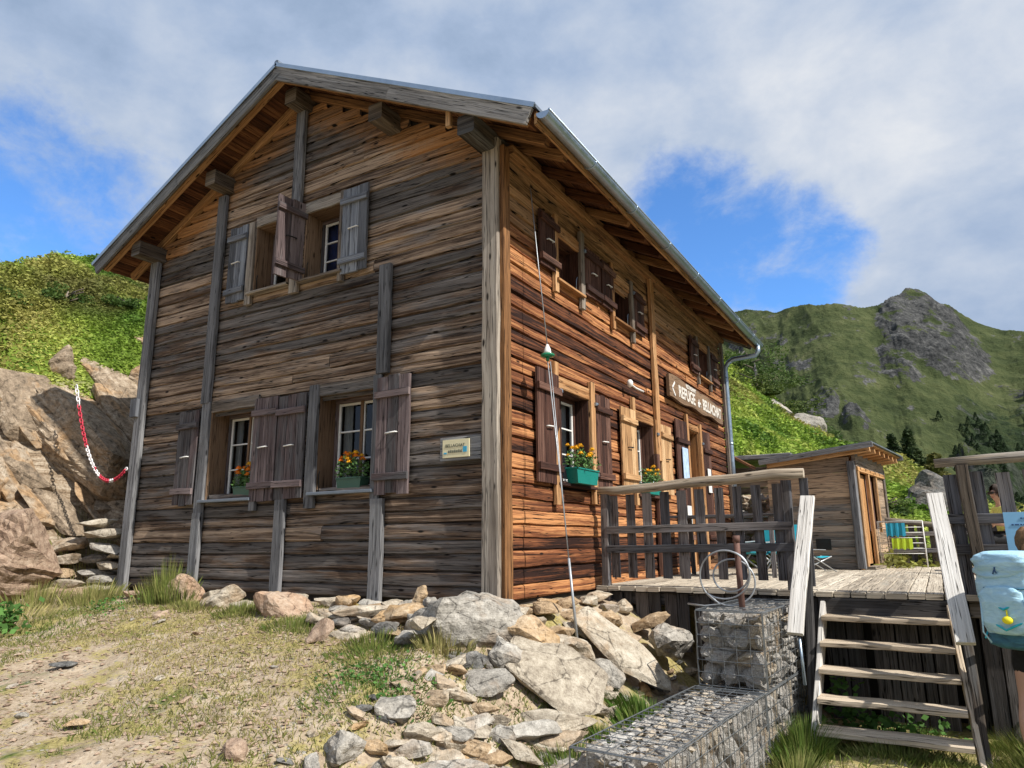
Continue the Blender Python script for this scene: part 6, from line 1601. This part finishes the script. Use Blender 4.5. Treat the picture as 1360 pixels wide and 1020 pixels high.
def head_bits(xf, c, fwd_y, parent, hairmat, r=.1, glasses=False, long=True):
    """c: head centre in figure space, facing +Y of figure space"""
    cx_, cy_, cz_ = c
    P = lambda x, y, z: xf((cx_ + x, cy_ + y, cz_ + z))
    for sx in (-1, 1):
        mb = MB(); mb.ball(P(sx * .033, r * .86, .005), .012, 8, 6)
        mb.build('eye', M['eye'], parent)
        mb = MB(); mb.ball(P(sx * r * .88, -.005, -.005), .026, 7, 6, (.5, .6, 1)); mb.build('ear', M['skin'], parent)
    mb = MB(); mb.tube([P(-.024, r * .82, -.055), P(0, r * .90, -.053), P(.024, r * .82, -.055)], .006, 6); mb.build('mouth', M['lip'], parent)
    mb = MB(); n, m_ = 18, 10; base = 0
    for i in range(m_ + 1):
        ph = math.pi * .62 * i / m_
        for k in range(n):
            th = 6.283 * k / n; fy = math.sin(th); lim = 1.0 if fy < .35 else max(.30, 1.0 - (fy - .35) * 1.3); ph2 = ph * lim
            rr = r * 1.13 * (1 + .03 * math.sin(th * 5 + i)); mb.v.append(tuple(P(rr * .88 * math.sin(ph2) * math.cos(th), rr * 1.05 * math.sin(ph2) * math.sin(th) - .008, .018 + rr * 1.12 * math.cos(ph2))))
    for i in range(m_):
        for k in range(n):
            k2 = (k + 1) % n; mb.face((i*n+k, (i+1)*n+k, (i+1)*n+k2, i*n+k2), None, (.5, .5, 0), True)
    if long:
        mb.tube([P(0, -r * 1.0, .01), P(.01, -r * 1.35, -.06), P(.0, -r * 1.3, -.17), P(.01, -r * 1.2, -.26)], .03, 8, rs=[.03, .038, .03, .01])
    rh_ = random.Random(5)
    for k in range(260):
        th = rh_.uniform(0, 6.283); fy = math.sin(th); lim = 1.0 if fy < .35 else max(.30, 1.0 - (fy - .35) * 1.3); pp_ = []
        for q in range(5):
            ph = (.15 + .5 * q / 4 * (1 + .15 * rh_.random())) * math.pi * lim; rr = r * (1.15 + .03 * rh_.random()); t2 = th + q * .06 * rh_.uniform(-1, 1)
            pp_.append(P(rr * .89 * math.sin(ph) * math.cos(t2), rr * 1.06 * math.sin(ph) * math.sin(t2) - .008, .018 + rr * 1.13 * math.cos(ph)))
        mb.tube(pp_, .0035, 3, cap=False)
    mb.build('hair', hairmat, parent)
    if glasses:
        mb = MB(); mb.bar(P(-.065, r * 1.0, .008), P(.065, r * 1.0, .008), .012, .036, up=(0, 0, 1)); mb.tube([P(-.065, r, .01), P(-.09, 0, .01)], .004, 4); mb.tube([P(.065, r, .01), P(.09, 0, .01)], .004, 4); mb.build('sunglasses', M['black'], parent)

# hiker with backpack at the right edge
HG = float(terrain(3.98, 1.05)); hd = Vector((.42, .907, 0)); org = (4.06, 1.06, HG)
hk = empty('person', org, 'hiker at the right edge in black shorts carrying a big light blue backpack', 'person'); xf = frame(org, hd)
V = [((0, 0, .93), (.13, .10)), ((0, .03, 1.14), (.125, .09)), ((0, .08, 1.33), (.145, .10)), ((0, .12, 1.44), (.07, .06)), ((0, .15, 1.50), .05), ((0, .175, 1.555), (.066, .075)), ((0, .175, 1.62), (.078, .092)), ((0, .165, 1.69), (.062, .075)), ((0, .278, 1.60), .012)]
E_ = [(0, 1), (1, 2), (2, 3), (3, 4), (4, 5), (5, 6), (6, 7), (6, 8)]
for sx, st_ in ((-1, -.10), (1, .12)):
    b = len(V); V += [((sx * .09, .0, .88), (.088, .092)), ((sx * .10, st_ * .35, .68), .075), ((sx * .105, st_ * .8 + .02, .50), (.055, .058)), ((sx * .105, st_ * .9 - .035, .34), (.054, .06)), ((sx * .10, st_ - .03, .12), .036), ((sx * .10, st_ - .04, .05), (.038, .04)), ((sx * .11, st_ + .12, .035), (.042, .03))]
    E_ += [(0, b)] + [(b + i, b + i + 1) for i in range(6)]
for sx in (-1, 1):
    b = len(V); V += [((sx * .17, .06, 1.37), .055), ((sx * .235, .09, 1.12), .040), ((sx * .20, .30, 1.02), .028)]
    E_ += [(2, b), (b, b + 1), (b + 1, b + 2)]
    hand(V, E_, (sx * .20, .30, 1.02), (-sx * .25, 1, .1), (0, 0, 1) if sx > 0 else (0, 0, -1), (-sx, 0, -.2), b + 2)
V = [(Vector(p), r) for p, r in V]
skinned('body', V, E_, M['skin'], xf, hk)
skinned('shorts', [(Vector(p), r) for p, r in [((0, 0, 1.0), (.145, .115)), ((0, 0, .90), (.16, .125)), ((-.095, .0, .80), (.108, .108)), ((-.105, -.03, .62), (.098, .098)), ((.095, .01, .80), (.108, .108)), ((.105, .05, .62), (.098, .098))]], [(0, 1), (1, 2), (2, 3), (1, 4), (4, 5)], M['shorts'], xf, hk)
skinned('shirt', [(Vector(p), r) for p, r in [((0, .02, .98), (.15, .12)), ((0, .04, 1.16), (.145, .11)), ((0, .085, 1.34), (.165, .115)), ((0, .12, 1.44), (.08, .07)), ((-.18, .06, 1.37), .07), ((-.225, .08, 1.2), .058), ((.18, .06, 1.37), .07), ((.225, .08, 1.2), .058)]], [(0, 1), (1, 2), (2, 3), (2, 4), (4, 5), (2, 6), (6, 7)], M['shirt'], xf, hk)
for sx, st_ in ((-1, -.10), (1, .12)):
    skinned('boot', [(Vector(p), r) for p, r in [((sx * .10, st_ - .035, .16), .047), ((sx * .10, st_ - .04, .06), (.05, .052)), ((sx * .11, st_ + .06, .045), (.05, .042)), ((sx * .115, st_ + .15, .035), (.045, .032))]], [(0, 1), (1, 2), (2, 3)], M['shoe'], xf, hk)
head_bits(xf, (0, .172, 1.625), 1, hk, M['hair'], r=.095)
# backpack, worn
bp = empty('backpack', org, 'large light blue hiking backpack with rain cover and a yellow tag, on the hiker', 'backpack')
def packmat(name, base, dark):
    N = NT(name); c = N.coord(); n = N.noise(N.scale(c, (3, 3, 7)), 3, 5, .6, 1.2); n2 = N.noise(c, 90, 2, .5)
    N.set(color=N.ramp(n, [(.3, dark), (.6, base), (.8, tuple(min(.9, x * 1.25) for x in base))]), rough=.55, spec=.4); N.bump(N.math('ADD', n, N.math('MULTIPLY', n2, .03)), .45, .03); return N.m
M['pack'] = packmat('light_blue_pack_cloth', (.42, .66, .80), (.30, .53, .70)); M['packd'] = packmat('petrol_pack_cloth', (.04, .16, .24), (.02, .08, .14))
def superell(name, c, sx, sy, sz, e, mat, parent, z0=-1, z1=1, wr=.02, seed=0, tilt=0.0, nu=40, nv=32):
    mb = MB()
    for i in range(nv + 1):
        ph = -math.pi / 2 + math.pi * i / nv
        for k in range(nu):
            th = 6.2832 * k / nu; cp = abs(math.cos(ph)) ** e; x = math.copysign(abs(math.cos(th)) ** e, math.cos(th)) * cp; y = math.copysign(abs(math.sin(th)) ** e, math.sin(th)) * cp; z = math.copysign(abs(math.sin(ph)) ** e, math.sin(ph))
            z = max(z0, min(z1, z)); w = mnoise.noise(Vector((x * 1.6 + seed, y * 1.6, z * 4.5))) * wr + mnoise.noise(Vector((x * 5, y * 5 + seed, z * 11))) * wr * .35
            x, y, z = x * (sx + w), y * (sy + w), z * sz
            mb.v.append(tuple(xf((c[0] + x, c[1] + y + z * tilt, c[2] + z))))
    for i in range(nv):
        for k in range(nu):
            k2 = (k + 1) % nu; mb.face((i*nu+k, i*nu+k2, (i+1)*nu+k2, (i+1)*nu+k), None, (.5, .5, 0), True)
    return mb.build(name, mat, parent)
superell('main_bag', (0, -.255, 1.21), .225, .185, .28, .55, M['pack'], bp, seed=3, tilt=-.12, wr=.024)
superell('top_lid', (0, -.29, 1.47), .215, .19, .11, .62, M['pack'], bp, seed=9, tilt=-.1, wr=.03)
superell('bottom_bag', (0, -.225, .965), .205, .17, .09, .6, M['packd'], bp, seed=13, wr=.012)
superell('front_pocket', (-.02, -.43, 1.16), .15, .06, .17, .6, M['packd'] if False else M['pack'], bp, seed=17, wr=.012, tilt=-.1)
for sx in (-1, 1):
    mb = MB(); mb.tube([xf((sx * .1, -.08, 1.44)), xf((sx * .12, .08, 1.50)), xf((sx * .125, .20, 1.36)), xf((sx * .14, .16, 1.12)), xf((sx * .15, -.06, 1.0))], .022, 8); mb.build('shoulder_strap', M['packd'], bp)
    mb = MB(); mb.tube([xf((sx * .19, -.40, 1.36)), xf((sx * .215, -.30, 1.25)), xf((sx * .215, -.2, 1.05)), xf((sx * .2, -.36, .95))], .007, 6); mb.build('side_strap', M['tealc'], bp)
def seam(pts, mat='packd', rr=.006):
    mb = MB(); mb.tube([xf(q) for q in pts], rr, 5); mb.build('seam', M[mat], bp)
seam([(-.21, -.33, 1.315), (-.12, -.46, 1.315), (.12, -.46, 1.315), (.21, -.33, 1.315)]); seam([(-.15, -.47, 1.25), (-.17, -.455, 1.0), (-.13, -.44, .93)], 'pack'); seam([(.13, -.47, 1.25), (.14, -.455, 1.0), (.1, -.44, .93)], 'pack')
for q in (1.22, 1.08):
    seam([(-.215, -.18, q), (-.17, -.44, q + .03), (.0, -.50, q - .05), (.19, -.42, q + .06), (.215, -.2, q + .1)], 'tealc', .008)
M['yell'] = plain('yellow_tag', (.8, .72, .02), .6)
mb = MB(); mb.ball(xf((.02, -.505, 1.10)), .035, 8, 6, (1, .6, .8)); mb.tube([xf((.02, -.50, 1.17)), xf((.02, -.505, 1.10))], .006, 5); mb.build('yellow_tag', M['yell'], bp)
mb = MB()
for a, b in (((-.012, 1.415), (.0, 1.445)), ((.0, 1.445), (.014, 1.42)), ((.002, 1.44), (.006, 1.465))): mb.tube([xf((a[0] - .03, -.478 + .0 * a[0], a[1])), xf((b[0] - .03, -.478, b[1]))], .005, 5)
mb.build('emblem', M['navy'], bp)

# seated guest behind the right railing
so_ = (4.36, 6.5, -.06); hd2 = Vector((-.75, -.35, 0)); sp_ = empty('person', so_, 'seated guest in sunglasses and yellow top, seen between railing slats', 'person'); xf = frame(so_, hd2)
V = [((0, 0, .50), (.13, .11)), ((0, .02, .70), (.115, .085)), ((0, .03, .88), (.135, .09)), ((0, .04, .98), (.06, .055)), ((0, .05, 1.04), .046), ((0, .065, 1.09), (.062, .07)), ((0, .065, 1.15), (.072, .085)), ((0, .06, 1.215), (.058, .07)), ((0, .162, 1.13), .011)]
E_ = [(0, 1), (1, 2), (2, 3), (3, 4), (4, 5), (5, 6), (6, 7), (6, 8)]
for sx in (-1, 1):
    b = len(V); V += [((sx * .09, .06, .49), .082), ((sx * .11, .42, .50), .055), ((sx * .11, .42, .28), .05), ((sx * .11, .40, .06), .036), ((sx * .115, .54, .03), (.04, .03))]
    E_ += [(0, b)] + [(b + i, b + i + 1) for i in range(4)]
    b = len(V); V += [((sx * .16, .03, .92), .05), ((sx * .24, .06, .70), .036), ((sx * .14, .28, .74), .026)]
    E_ += [(2, b), (b, b + 1), (b + 1, b + 2)]; hand(V, E_, (sx * .14, .28, .74), (-sx * .5, .8, .05), (0, .3, 1) if sx > 0 else (0, -.3, -1), (0, 0, -1), b + 2, .9)
skinned('body', [(Vector(p), r) for p, r in V], E_, M['skin'], xf, sp_)
M['ytop'] = plain('yellow_teal_top', (.72, .70, .18), .8, var=.35, vs=12)
skinned('top', [(Vector(p), r) for p, r in [((0, .01, .52), (.14, .12)), ((0, .02, .72), (.13, .1)), ((0, .035, .89), (.15, .105)), ((0, .04, .97), (.075, .07)), ((-.165, .03, .92), .062), ((-.21, .05, .8), .052), ((.165, .03, .92), .062), ((.21, .05, .8), .052)]], [(0, 1), (1, 2), (2, 3), (2, 4), (4, 5), (2, 6), (6, 7)], M['ytop'], xf, sp_)
skinned('trousers', [(Vector(p), r) for p, r in [((0, 0, .52), (.15, .13)), ((-.1, .1, .50), .095), ((-.11, .42, .51), .068), ((-.11, .42, .12), .055), ((.1, .1, .50), .095), ((.11, .42, .51), .068), ((.11, .42, .12), .055)]], [(0, 1), (1, 2), (2, 3), (0, 4), (4, 5), (5, 6)], M['shorts'], xf, sp_)
head_bits(xf, (0, .062, 1.152), 1, sp_, M['hairk'], r=.09, glasses=True, long=False)
ben = empty('wooden_bench', (4.40, 6.55, -.02), 'dark wooden bench under the seated guest', 'bench')
mb = MB(); mb.bar((-.55, 0, .40), (.55, 0, .40), .34, .04); mb.build('seat', M['rail'], ben)
for sx in (-.45, .45):
    mb = MB(); mb.bar((sx, 0, 0), (sx, 0, .38), .28, .05, up=(1, 0, 0)); mb.build('leg', M['rail'], ben)
